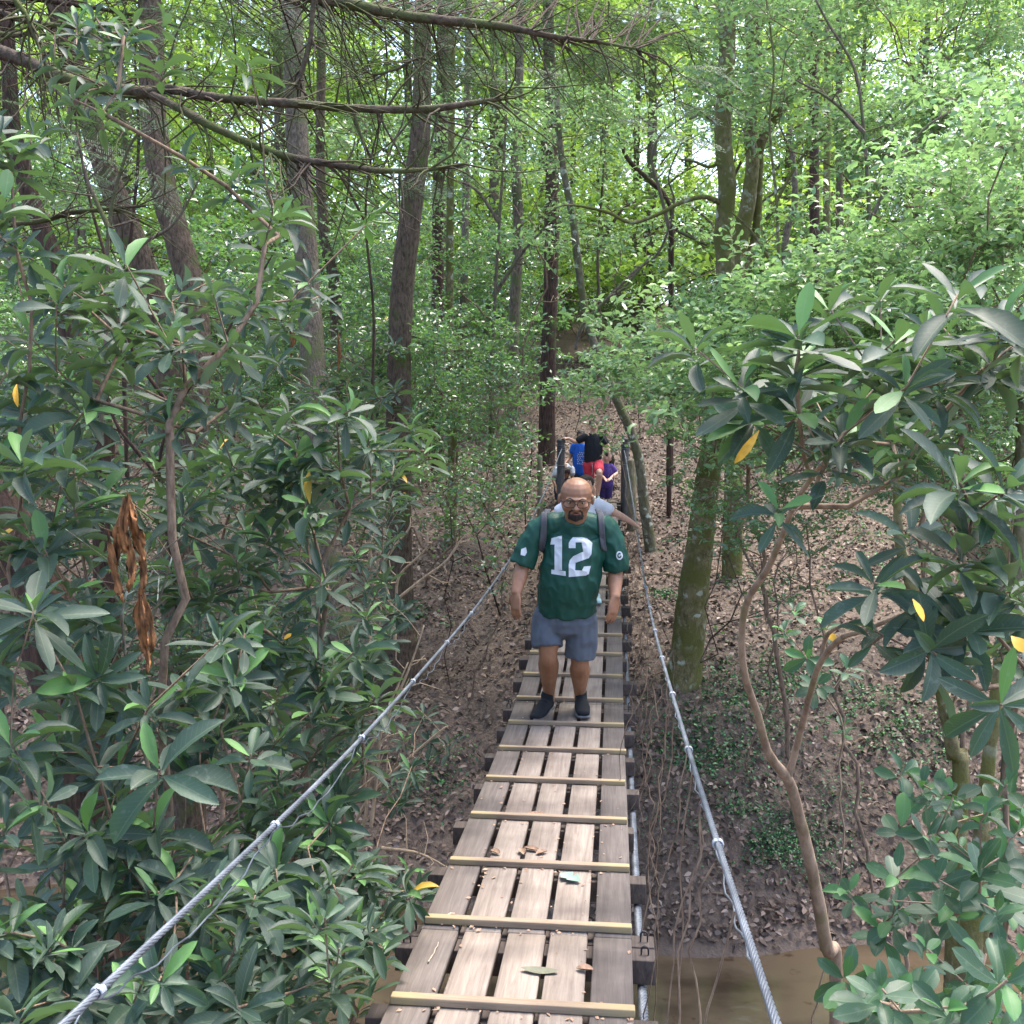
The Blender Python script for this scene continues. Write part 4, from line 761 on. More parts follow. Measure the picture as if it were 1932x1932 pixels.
lb('sunlit holly on the right edge with layered light green sprays', (1860, 1300, 8), [(1660, 1960, 230, 420, 6.5, 8.5, 120), (1560, 1960, 400, 640, 7, 9, 160)], .075, 36, .24, 'holly', name='holly_tree', cat='tree', bias=.25, hi=1)
lb('small leaved tree filling the upper right with airy sprays', (1720, 1100, 12), [(1400, 1932, -80, 260, 10, 14, 420), (1600, 1932, 200, 420, 10, 13, 130), (1240, 1500, -60, 200, 12, 15, 120)], .085, 30, .3, 'holly', name='holly_tree', cat='tree', bias=.05, flat=.5)
lb('thin leaved laurel in front of the dim slope at middle right', (1700, 1150, 9), [(1560, 1932, 740, 1000, 7.5, 10, 150), (1380, 1600, 850, 1010, 9, 10.5, 60)], .065, 26, .2)
lb('leafy laurel twig hanging in front of the far children', (1290, 1060, 11), [(1125, 1165, 800, 812, 12.4, 12.9, 3), (1150, 1185, 825, 850, 12.4, 12.9, 5), (1200, 1290, 700, 790, 12, 13, 10)], .085, 11, .12, bias=.2, keep=True)
lb('laurel with small dark leaves left of centre behind the bank trunk', (800, 980, 14), [(700, 960, 470, 800, 12.5, 16, 240), (820, 990, 640, 900, 13, 15.5, 110)], .075, 40, .26)
lb('sparse laurel on the dim ground left of the bridge end', (880, 1120, 11.5), [(800, 960, 820, 1060, 11, 13, 60)], .065, 26, .18)
lb('airy laurel hanging through the upper middle behind the mossy limbs', (920, 900, 17), [(620, 1330, 200, 520, 15, 20, 300)], .11, 26, .4, 'holly', bias=.0, flat=.5)
lb('understory laurel at far left behind the reddish trunks', (250, 900, 14), [(-40, 560, 330, 820, 12, 17, 300)], .11, 34, .4, bias=.05)
lb('wiry laurel on the right bank beside the mossy trunk', (1420, 1120, 10.3), [(1370, 1500, 940, 1120, 9.6, 11, 46)], .06, 18, .14)
# fallen leaves, ground cover
def scatter(n, xr, yr, ymin=8.95):
    x = rng.uniform(*xr, n); y = yr[0]+(yr[1]-yr[0])*rng.random(n)**1.25; k = ground(x, y)+rng.normal(0, .03, n) > -2.91; x, y = x[k], y[k]; e = .03; z = ground(x, y)
    nn = nrm(np.stack([-(ground(x+e, y)-z)/e, -(ground(x, y+e)-z)/e, np.ones_like(z)], -1)); return np.stack([x, y, z], -1), nn
p_, n_ = scatter(150000, (-11, 11), (8.7, 34)); dn = nz2(p_[:, 0]*1.3, p_[:, 1]*1.3, 4); k = rng.random(len(p_)) < np.clip(.85+.5*dn, .25, 1); p_, n_ = p_[k], n_[k]
lv = Leaves(); u_ = nrm(n_+rng.normal(0, .5, n_.shape)); d_ = np.cross(u_, rdir(len(p_))); lv.add(p_+n_*rng.uniform(.004, .045, len(p_))[:, None], d_, u_, rng.uniform(.05, .10, len(p_)), rng.uniform(.03, .06, len(p_)), rng.beta(1.4, 2.6, len(p_)))
tag(link('leaf_litter', lv.mesh('leaf_litter', M['litter'], TM)), kind='stuff')
M['ivy'] = leaf_mat('ground_cover_leaf', [(0, (.02, .06, .03)), (.6, (.04, .12, .05)), (1, (.10, .26, .08))], .45, .15, (.1, .3, .05), .4)
def cover(cx, cy, rx, ry, n, h=.12, leaf=.035):
    x = cx+rng.normal(0, rx*.5, n); y = cy+rng.normal(0, ry*.5, n); z = ground(x, y); k = (z > -2.85) & (nz2(x*4, y*4, cx) > -.45); x, y, z = x[k], y[k], z[k]; q = np.stack([x, y, z+rng.uniform(.01, h, len(x))], -1)
    lvc.add(q, rdir(len(x), 0, .4), rdir(len(x), 1.8), leaf*rng.uniform(.5, 1.1, len(x)), leaf*.6, rng.random(len(x)))
lvc = Leaves()
def ground_at(u, v):
    y = 4.
    while y < 80 and P(u, v, y)[2] > gz(*P(u, v, y)[:2]): y += .1
    return P(u, v, y)
for (u, v, rx, ry, n) in [(1380, 1340, .9, .9, 2600), (1480, 1280, .8, .6, 1200), (1330, 1440, .6, .4, 1300), (1420, 1560, .75, .35, 2600), (1500, 1600, .6, .3, 1600), (1700, 1400, .8, .6, 1600), (1640, 1320, .6, .5, 700), (1440, 1630, .5, .2, 900), (770, 1165, .25, .2, 500), (1250, 1130, .25, .25, 400), (820, 1480, .5, .5, 700), (1590, 1520, .4, .3, 500)]:
    q = ground_at(u, v); cover(q[0], q[1], rx, ry, int(n*.55), .08 if v < 1600 else .12, .05 if v < 1500 else .035)
for (x, y, rx, ry, n) in [(-6, 12, 2.5, 1.5, 2500), (-4, 20, 2, 3, 1800), (5.5, 15, 2, 2, 1600), (-8, 16, 3, 3, 2500), (8, 12, 2, 2, 1500)]: cover(x, y, rx, ry, n, .2, .06)
tag(link('ground_cover', lvc.mesh('ground_cover', M['ivy'], TM)), kind='stuff')
# roots, fallen branches on the bank
def fallen(pts_uv, w, label, name='fallen_branch', bark='twig'):
    q = [ground_at(u, v) for u, v in pts_uv]; q = np.array(q); q[:, 2] += .03; q = smooth_path(q, 6); q[:, :3] += rng.normal(0, .012, q.shape); tb = Tubes(); tb.add(q, np.linspace(w, w*.4, len(q)), 7, .12); tag(link(name, tb.mesh(name, M[bark])), label, 'branch')
for k_ in range(34):
    u_, v_ = rng.uniform(1240, 1900), rng.uniform(1150, 1730); a_ = rng.uniform(-.6, .6)+(math.pi if rng.random() < .5 else 0); l_ = rng.uniform(20, 75)
    q = np.array([ground_at(u_+l_*math.cos(a_)*t, v_+l_*math.sin(a_)*t*.5) for t in (0, .5, 1)]); q[:, 2] += .02; q[1] += rng.normal(0, .02, 3); tb = Tubes(); tb.add(smooth_path(q, 4), np.linspace(.009, .003, 9), 5, .1); tag(link('fallen_twig', tb.mesh('fallen_twig', M['twig' if k_ % 2 else 'bark_dark'])), 'short dead twig lying among the fallen leaves on the right bank', 'twig', 'dead twigs strewn over the right bank')
fallen([(1585, 1418), (1640, 1395), (1700, 1372), (1760, 1352)], .022, 'long fallen branch lying on the right bank')
fallen([(1240, 1655), (1290, 1675), (1330, 1690), (1400, 1695), (1440, 1693)], .02, 'bent root lying just above the water right of the deck', 'tree_root')
fallen([(1570, 1700), (1600, 1715), (1650, 1745), (1690, 1790)], .05, 'dark washed out root at the water edge on the right', 'tree_root', 'bark_dark')
fallen([(1630, 1640), (1670, 1620), (1700, 1600)], .016, 'short dead stick on the far bank above the creek')
fallen([(960, 1015), (1000, 1012), (1040, 1010)], .035, 'trail root crossing the bare soil left of the bridge end', 'tree_root', 'bark_dark')
fallen([(1130, 705), (1180, 700), (1230, 712), (1260, 730)], .11, 'dark fallen log on the slope beyond the bridge', 'fallen_log', 'bark_dark')
fallen([(650, 1330), (700, 1345), (780, 1330), (850, 1350)], .02, 'thin dead branch on the dim left bank')
# withered brown leaves hanging in the left rhododendron
M['withered'] = plain('withered_leaf', (.16, .07, .026), .8, 0, .95, 55, .3, .5, (1, 1, .35))
def withered(label, strips, Yd):
    c0 = P(*strips[0][0][0], Yd); root = empty('withered_leaf_cluster', c0, label, 'dead leaves')
    for pts, wd in strips:
        y0 = Yd+rng.normal(0, .03); c = smooth_path([[*P(u, v, y0+rng.normal(0, .01)), w_*y0/F] for (u, v), w_ in zip(pts, wd)], 6); v, q = [], []; n0 = 9; tw = rng.uniform(-.6, .6)
        for i, p_ in enumerate(c):
            for k in range(n0):
                an = (k/(n0-1)-.5)*3.9+tw+i*.03; r = p_[3]/2*(1+.35*math.sin(i*.9+k*2.1)*math.sin(k*1.7)+rng.normal(0, .14)); r *= .78; v.append([p_[0]+r*math.sin(an), p_[1]-r*(.5+.5*math.sin(k*3.1+tw*4))*math.cos(an), p_[2]+rng.normal(0, .004)+(.02*rng.random() if i in (0, len(c)-1) else 0)])
        for i in range(len(c)-1):
            for k in range(n0-1): a = i*n0+k; q.append([a, a+1, a+n0+1, a+n0])
        link('withered_leaf', mesh_np('withered_leaf', v, [np.array(q)], M['withered'], True), root)
withered('upper cluster of torn rusty brown withered leaves hanging in the left rhododendron', [([(243, 935), (250, 980), (262, 1020), (268, 1055), (262, 1065)], [8, 26, 30, 16, 3]), ([(240, 940), (232, 990), (236, 1030), (246, 1048)], [8, 22, 26, 6]), ([(236, 945), (222, 1000), (220, 1050), (214, 1070)], [8, 20, 16, 5]), ([(205, 1010), (214, 1060), (224, 1110), (234, 1138)], [8, 20, 18, 6]), ([(240, 1010), (250, 1070), (246, 1100), (240, 1118)], [14, 24, 16, 4]), ([(262, 1020), (272, 1075), (268, 1110), (262, 1130)], [12, 18, 14, 3])], 2.65)
withered('lower narrow cluster of rusty withered leaves hanging under the torn one', [([(266, 1122), (262, 1160), (272, 1210), (280, 1250), (277, 1272)], [10, 26, 24, 12, 4]), ([(272, 1125), (284, 1170), (288, 1210), (284, 1235)], [8, 16, 16, 4]), ([(268, 1130), (272, 1180), (276, 1230)], [8, 16, 5])], 2.65)
withered('small upright tan withered leaf standing among rhododendrons left of centre', [([(545, 600), (552, 640), (548, 675)], [4, 12, 4])], 7.5)
withered('tiny tan withered leaf upright near the grey brown hemlock', [([(637, 625), (640, 665), (638, 700)], [3, 9, 3])], 7.5)
M['yellow_leaf'] = plain('yellow_leaf', (.50, .27, .02), .5, 0, .3, 30)
def one_leaf(u0, v0, u1, v1, Yd, wd, label, mat='yellow_leaf'):
    lv = Leaves(); a = P(u0, v0, Yd); b_ = P(u1, v1, Yd-.03); wd *= .6; L_ = np.linalg.norm(b_-a); lv.add(a, (b_-a)[None], np.array([[.25, -.9, .3]]), L_, wd, 1.); tag(link('yellow_leaf', lv.mesh('yellow_leaf', M[mat], TR)), label, 'leaf')
one_leaf(1432, 812, 1390, 876, 2.95, .045, 'single long orange yellow leaf hanging below the right rhododendron')
one_leaf(1722, 1130, 1748, 1170, 2.4, .04, 'yellow spotted leaf tucked among dull leaves at right')
one_leaf(1560, 1190, 1574, 1210, 5.2, .06, 'small yellow leaf on the light green sapling')
one_leaf(1908, 1200, 1935, 1230, 2.3, .05, 'yellow leaf at the right edge beside the spotted rhododendron')
one_leaf(32, 725, 30, 765, 3.1, .03, 'yellow brown leaf hanging at the left edge')
one_leaf(550, 1195, 538, 1206, 4.0, .03, 'small yellow leaf on the lower left middle rhododendron')
# the Y shaped bare stem standing in the creek at right belongs to the large right rhododendron
r_ = [o for o in COL.objects if o.type == 'EMPTY' and str(o.get('label', '')).startswith('large rhododendron at right')][0]
tb = Tubes(); trunk(tb, [(1578, 1880), (1560, 1790), (1540, 1680), (1520, 1590), (1500, 1510), (1486, 1470), (1450, 1420), (1430, 1350), (1404, 1270), (1400, 1190), (1412, 1130), (1450, 1070), (1476, 1010), (1500, 950), (1540, 890), (1590, 830)], [4.9, 4.8, 4.7, 4.6, 4.5, 4.45, 4.35, 4.25, 4.1, 4, 3.9, 3.75, 3.6, 3.45, 3.3, 3.2], [25, 25, 24, 22, 21, 21, 16, 15, 14, 13, 13, 12, 11, 10, 9, 7], 12, .04, 6, True)
trunk(tb, [(1486, 1470), (1505, 1400), (1528, 1310), (1548, 1250), (1585, 1205), (1630, 1190), (1700, 1160)], [4.45, 4.4, 4.2, 4, 3.8, 3.5, 3.1], [16, 13, 12, 12, 11, 9, 6], 9, .05)
trunk(tb, [(1548, 1250), (1560, 1200), (1590, 1180), (1650, 1160)], [4, 3.9, 3.7, 3.4], [9, 8, 7, 5], 8, .05)
trunk(tb, [(1508, 632), (1506, 720), (1508, 780), (1515, 850), (1530, 900)], [3.0, 3.05, 3.1, 3.2, 3.3], [5, 6, 7, 8, 9], 8, .05)
link('forked_trunk', tb.mesh('forked_trunk', M['stem']), r_)
# long bare diagonal limbs and twigs seen in the left undergrowth
bare_shrub('bare brown limbs crossing low at the bottom left corner', (-40, 1990), [[(-40, 1990), (60, 1900), (150, 1840), (250, 1770), (300, 1690)], [(60, 1900), (100, 1850), (130, 1800), (140, 1750)], [(150, 1840), (130, 1770), (230, 1690), (270, 1680)], [(230, 1850), (210, 1720), (190, 1660), (130, 1660), (95, 1650)]], 3.6, 17, 'twig')
bare_shrub('grey crooked bare stem between the leaning trunks at upper left', (190, 820), [[(190, 820), (200, 640), (205, 430), (235, 300), (262, 250), (300, 215)], [(205, 430), (165, 340), (145, 250)], [(205, 560), (260, 470), (330, 420), (380, 330)]], 5.5, 10, 'bark_grey')
bare_shrub('dark curving bare stems rising through the left middle', (345, 1350), [[(345, 1350), (330, 1100), (300, 900), (330, 780), (420, 640), (480, 540), (520, 470)], [(330, 780), (250, 660), (230, 560), (140, 480)], [(300, 900), (220, 800), (190, 700)]], 4.6, 9, 'bark_dark')
bare_shrub('speckled pale twig beside the withered brown leaves', (300, 1520), [[(300, 1520), (262, 1380), (240, 1260), (232, 1150), (262, 1080), (345, 1010)], [(240, 1260), (290, 1160), (325, 1050)]], 3.5, 8, 'bark_lichen')

bare_shrub('thin pale curving branch arching over the path at upper centre right', (1085, 660), [[(1085, 660), (1100, 612), (1150, 560), (1200, 510), (1240, 480), (1262, 430), (1272, 380), (1262, 330), (1290, 260)], [(1150, 560), (1175, 545), (1230, 480)], [(1262, 430), (1245, 360), (1230, 300), (1250, 250), (1300, 215)]], 14.2, 8, 'bark_grey')
bare_shrub('tall thin bare sapling leaning among the holly sprays at upper right', (1640, 640), [[(1640, 640), (1640, 420), (1630, 250), (1612, 130), (1560, 40), (1520, -40)], [(1640, 420), (1700, 300), (1760, 230), (1850, 190)], [(1630, 250), (1570, 190), (1500, 150)]], 9.2, 8, 'bark_grey')
bare_shrub('slender grey sapling bending between the two right mossy trunks and the holly', (1480, 700), [[(1480, 700), (1470, 520), (1465, 380), (1452, 240), (1460, 120), (1440, -40)], [(1465, 380), (1510, 300), (1560, 250)], [(1470, 520), (1420, 440), (1380, 400)]], 10.2, 7, 'bark_moss')
bare_shrub('pair of thin dark bare saplings right of the curving reddish hemlock', (240, 900), [[(240, 900), (225, 600), (170, 380), (140, 200), (120, -30)], [(225, 600), (250, 420), (262, 260), (255, 100), (270, -40)]], 6.8, 8, 'bark_dark')
bare_shrub('thin dark sapling crossing in front of the central hemlock foliage', (700, 800), [[(700, 800), (705, 600), (690, 420), (700, 300), (730, 160), (720, -30)], [(690, 420), (640, 330), (600, 300)], [(700, 300), (660, 200), (650, 60)]], 9.5, 6, 'bark_dark')
bare_shrub('slim straight grey sapling standing between the hemlock and the tall dark trunk', (925, 860), [[(925, 860), (930, 640), (942, 420), (955, 200), (950, -30)], [(942, 420), (900, 360), (860, 340)], [(930, 560), (990, 470), (1030, 430)]], 15.5, 9, 'bark_grey')
bare_shrub('thin reddish sapling in the far understory near the path', (1120, 740), [[(1120, 740), (1130, 600), (1128, 470), (1140, 300), (1150, 100)], [(1128, 470), (1170, 400), (1200, 380)]], 18, 8, 'bark_red')
# ------------------------------------------------------------------ people
def skin_mat(name, col):
    m, nt, N, L, b = newmat(name); t = tex(N, L, 'Noise', 25, 3)
    L.new(ramp(N, L, t.outputs[0], [(.3, tuple(c*.86 for c in col)), (.7, tuple(min(1, c*1.1) for c in col))]), b.inputs['Base Color']); b.inputs['Roughness'].default_value = .5
    b.inputs['Subsurface Weight'].default_value = .08; b.inputs['Subsurface Radius'].default_value = (.02, .008, .004); b.inputs['Subsurface Scale'].default_value = .3; return m
def cloth(name, col, rough=.8, var=.12, sc=12, sheen=0, bs=.25):
    return plain(name, col, rough, 0, var, sc, .3, bs)
M['skin'] = skin_mat('tan_skin', (.26, .125, .07)); M['skin_light'] = skin_mat('light_skin', (.52, .30, .22))
M['jersey'] = cloth('green_jersey', (.007, .055, .040), .55); M['white_print'] = cloth('white_print', (.50, .53, .58), .7, .05, bs=0)
M['shorts'] = cloth('blue_grey_shorts', (.085, .10, .13), .85); M['shoe'] = cloth('black_shoe', (.008, .009, .012), .85); M['sole'] = plain('dark_sole', (.10, .10, .105), .8)
M['hair'] = plain('black_hair', (.014, .011, .010), .6, 0, .4, 60); M['strap'] = cloth('grey_strap', (.07, .073, .085), .9); M['frame'] = plain('glasses_frame', (.02, .018, .018), .35, .3)
M['lens'] = plain('glasses_lens', (.12, .08, .065), .15, 0, .05, 5, .5, 0); M['eye'] = plain('eye_white', (.5, .46, .42), .3); M['lip'] = plain('lip', (.22, .08, .06), .5); M['mouth'] = plain('mouth_dark', (.03, .012, .01), .6)
class Body:
    """solid built from lofts and ellipsoids, fused by remeshing into one continuous surface"""
    def __init__(s): s.v = []; s.f = []; s.n = 0
    def loft(s, pts, rx, ry=None, side=(1, 0, 0), k=14, ns=4, cap=True, flat=False):
        pts = np.asarray(pts, float); rx = np.broadcast_to(rx, (len(pts),)); ry = rx if ry is None else np.broadcast_to(ry, (len(pts),))
        c = smooth_path(np.column_stack([pts, rx, ry]), ns) if len(pts) > 2 else np.column_stack([np.linspace(pts[0], pts[1], 5), np.linspace(rx[0], rx[1], 5), np.linspace(ry[0], ry[1], 5)])
        if cap:
            def end(e, sgn):
                t_ = c[e, :3]-c[1 if e == 0 else -2, :3]; t_ = t_/(np.linalg.norm(t_)+1e-9); r = min(c[e, 3], c[e, 4]); out = []
                for a in (30, 60, 82): out.append([*(c[e, :3]+t_*r*.8*math.sin(math.radians(a))), c[e, 3]*math.cos(math.radians(a)), c[e, 4]*math.cos(math.radians(a))])
                return out
            a_ = end(0, -1)[::-1]; b_ = end(-1, 1); c = np.vstack([a_, c]) if flat else np.vstack([a_, c, b_])
        t = nrm(np.gradient(c[:, :3], axis=0)); sd_ = np.asarray(side, float); x = nrm(sd_-t*(t@sd_)[:, None]); y = np.cross(t, x); an = np.linspace(0, 2*np.pi, k, endpoint=False)
        ring = c[:, None, :3]+np.cos(an)[None, :, None]*x[:, None]*c[:, None, 3:4]+np.sin(an)[None, :, None]*y[:, None]*c[:, None, 4:5]; b0 = s.n; n = len(c)
        s.v += ring.reshape(-1, 3).tolist()
        for i in range(n-1):
            for j in range(k): s.f.append((b0+i*k+j, b0+i*k+(j+1) % k, b0+(i+1)*k+(j+1) % k, b0+(i+1)*k+j))
        s.f.append(tuple(b0+j for j in range(k))[::-1]); s.f.append(tuple(b0+(n-1)*k+j for j in range(k))); s.n += n*k
    def ell(s, c, r, R3=np.eye(3), k=14, m_=9):
        b0 = s.n; c = np.asarray(c, float); r = np.asarray(r, float)
        for i in range(1, m_):
            th = math.pi*i/m_
            for j in range(k): ph = 2*math.pi*j/k; s.v.append(list(c+(np.array([math.sin(th)*math.cos(ph), math.sin(th)*math.sin(ph), math.cos(th)])*r)@R3))
        s.v.append(list(c+(np.array([0, 0, 1.])*r)@R3)); s.v.append(list(c-(np.array([0, 0, 1.])*r)@R3)); n = (m_-1)*k
        for i in range(m_-2):
            for j in range(k): s.f.append((b0+i*k+j, b0+(i+1)*k+j, b0+(i+1)*k+(j+1) % k, b0+i*k+(j+1) % k))
        for j in range(k): s.f.append((b0+n, b0+j, b0+(j+1) % k)); s.f.append((b0+n+1, b0+(m_-2)*k+(j+1) % k, b0+(m_-2)*k+j))
        s.n += n+2
    def fuse(s, name, mat, vox=.008, smooth=6, wr=None):
        me = bpy.data.meshes.new('tmp'); me.from_pydata(s.v, [], s.f); o = bpy.data.objects.new('tmp', me); COL.objects.link(o)
        m1 = o.modifiers.new('r', 'REMESH'); m1.mode = 'VOXEL'; m1.voxel_size = vox; m2 = o.modifiers.new('s', 'SMOOTH'); m2.factor = .5; m2.iterations = smooth
        dg = bpy.context.evaluated_depsgraph_get(); out = bpy.data.meshes.new_from_object(o.evaluated_get(dg)); bpy.data.objects.remove(o); out.name = name; n = len(out.vertices)
        out.polygons.foreach_set('use_smooth', np.ones(len(out.polygons), dtype=bool)); out.materials.clear(); out.materials.append(mat)
        if wr:
            co = np.empty(n*3); out.vertices.foreach_get('co', co); co = co.reshape(-1, 3); no = np.empty(n*3); out.vertices.foreach_get('normal', no); no = no.reshape(-1, 3)
            amp, sc, st = wr; d = np.array([noise.noise(Vector((q[0]*sc[0]+3, q[1]*sc[1], q[2]*sc[2]+q[0]*st)))+.5*noise.noise(Vector((q[0]*sc[0]*2.1, q[1]*2*sc[1], q[2]*sc[2]*2.3+9))) for q in co]); d = 1-2*np.abs(d)
            co = co+no*(d*amp)[:, None]; out.vertices.foreach_set('co', co.ravel())
        out.update(); return out
def add(name, me, parent): return link(name, me, parent)
def hand(B, w_, d, palm_n, L_=.18, curl=.5, thumb=1, spread=.16):
    """palm, four bent unequal fingers and a thumb from the wrist w_ in direction d; palm_n: direction the palm faces"""
    w_ = np.asarray(w_, float); d = nrm(np.asarray(d, float)); n = np.asarray(palm_n, float); n = nrm(n-d*(n@d)); s = np.cross(d, n)*thumb; k = L_/.18
    B.loft([w_-d*.01*k, w_+d*.045*k, w_+d*.095*k], [.026*k, .042*k, .041*k], [.021*k, .017*k, .014*k], side=s, k=12)
    for i, (o, fl) in enumerate([(.030, .070), (.010, .080), (-.011, .075), (-.031, .058)]):
        p = w_+d*.088*k+s*o*k; dd = nrm(d+s*o*spread*8); pts = [p-dd*.02*k, p]; a = 0
        for seg_ in (.42, .33, .25): a += curl*(.55 if seg_ == .42 else .75); dr = dd*math.cos(a)+n*math.sin(a); pts.append(pts[-1]+dr*fl*seg_*k)
        B.loft(pts, np.array([.0095, .0095, .009, .0083, .0072])*k, k=8, side=s, ns=2)
    p = w_+d*.025*k+s*.030*k; t1 = nrm(s*.75+d*.75+n*.35); t2 = nrm(s*.25+d+n*.45); B.loft([p-t1*.02*k, p+t1*.035*k, p+t1*.035*k+t2*.038*k], np.array([.014, .012, .009])*k, k=8, side=n, ns=3)
def rotm(yaw=0, pitch=0, roll=0):
    """rows are the local right, front(-y) and up axes"""
    Rm = Matrix.Rotation(yaw, 3, 'Z') @ Matrix.Rotation(pitch, 3, 'X') @ Matrix.Rotation(roll, 3, 'Y'); return np.array(Rm).T
def head_shape(B, c, s, R3, full=1.0, nose=True, ears=True):
    """head with local axes: x right, y back (face at -y), z up; s = head height"""
    g = lambda x, y, z: np.asarray(c)+(np.array([x, y, z])*s)@R3
    B.ell(g(0, .05, .14), np.array([.345*full, .42, .36])*s, R3); B.ell(g(0, -.06, -.10), np.array([.32*full, .33, .38])*s, R3); B.ell(g(0, -.13, -.30), np.array([.235*full, .235, .19])*s, R3)
    B.ell(g(0, -.33, .085), np.array([.24*full, .10, .045])*s, R3)
    for sx in (-1, 1): B.ell(g(sx*.19*full, -.25, -.13), np.array([.11, .12, .10])*s, R3)
    if nose: B.loft([g(0, -.37, .05), g(0, -.425, -.06), g(0, -.475, -.135)], np.array([.03, .042, .066])*s, np.array([.03, .04, .05])*s, side=R3[0], k=8); B.ell(g(.055, -.41, -.145), np.array([.045, .05, .038])*s, R3); B.ell(g(-.055, -.41, -.145), np.array([.045, .05, .038])*s, R3)
    if ears:
        for sx in (-1, 1): B.ell(g(sx*.36*full, .03, -.04), np.array([.045, .085, .135])*s, R3)
def surf_patch(name, shape_pts, bvh, to3d, ray, parent, mat, off=.004, res=.012):
    """flat 2-D polygons laid onto a surface: triangulated, subdivided and dropped along ray"""
    bm = bmesh.new()
    for poly in shape_pts:
        f = bm.faces.new([bm.verts.new((x, y, 0)) for x, y in poly])
    bmesh.ops.triangulate(bm, faces=bm.faces[:])
    for _ in range(6):
        es = [e for e in bm.edges if e.calc_length() > res]
        if not es: break
        bmesh.ops.subdivide_edges(bm, edges=es, cuts=1); bmesh.ops.triangulate(bm, faces=[f for f in bm.faces if len(f.verts) > 3])
    for v in bm.verts:
        p = to3d(v.co.x, v.co.y); h = bvh.ray_cast(Vector(p)-Vector(ray)*.6, Vector(ray), 1.5)
        v.co = (h[0]-Vector(ray)*off) if h[0] else Vector(p)
    me = bpy.data.meshes.new(name); bm.to_mesh(me); bm.free(); me.materials.append(mat); o = link(name, me, parent); sm = o.modifiers.new('s', 'SOLIDIFY'); sm.thickness = .003; sm.offset = 0; return o
def bvh_of(me): return BVHTree.FromPolygons([v.co for v in me.vertices], [tuple(p.vertices) for p in me.polygons])
def shoe(name, heel, toe, parent, mat, L_=.30, up=(0, 0, 1), sole='sole', k=1.0, vox=.007):
    heel = np.asarray(heel, float); d = nrm(np.asarray(toe, float)-heel); up = nrm(np.asarray(up, float)-d*np.dot(up, d)); s = np.cross(d, up); g = lambda a, b_, c: heel+d*a*k+s*b_*k+up*c*k
    B = Body(); B.loft([g(.03, 0, .045), g(.10, 0, .05), g(.18, 0, .042), g(.265, 0, .034)], np.array([.036, .040, .048, .040])*k, np.array([.040, .045, .036, .024])*k, side=s); B.loft([g(.055, 0, .04), g(.06, 0, .105)], np.array([.040, .038])*k, np.array([.045, .042])*k, side=s)
    for i in range(4): B.loft([g(.12+.03*i, -.028, .085-.011*i), g(.12+.03*i, 0, .094-.011*i), g(.12+.03*i, .028, .085-.011*i)], .005*k, k=6, side=d)
    o = link(name, B.fuse(name, mat, vox*k, 3), parent)
    B = Body(); B.loft([g(.02, 0, .012), g(.10, 0, .012), g(.19, 0, .012), g(.275, 0, .014)], np.array([.038, .040, .052, .040])*k, np.array([.013, .012, .012, .012])*k, side=s); link('sole', B.fuse('sole', M[sole], vox*k, 2), o); return o
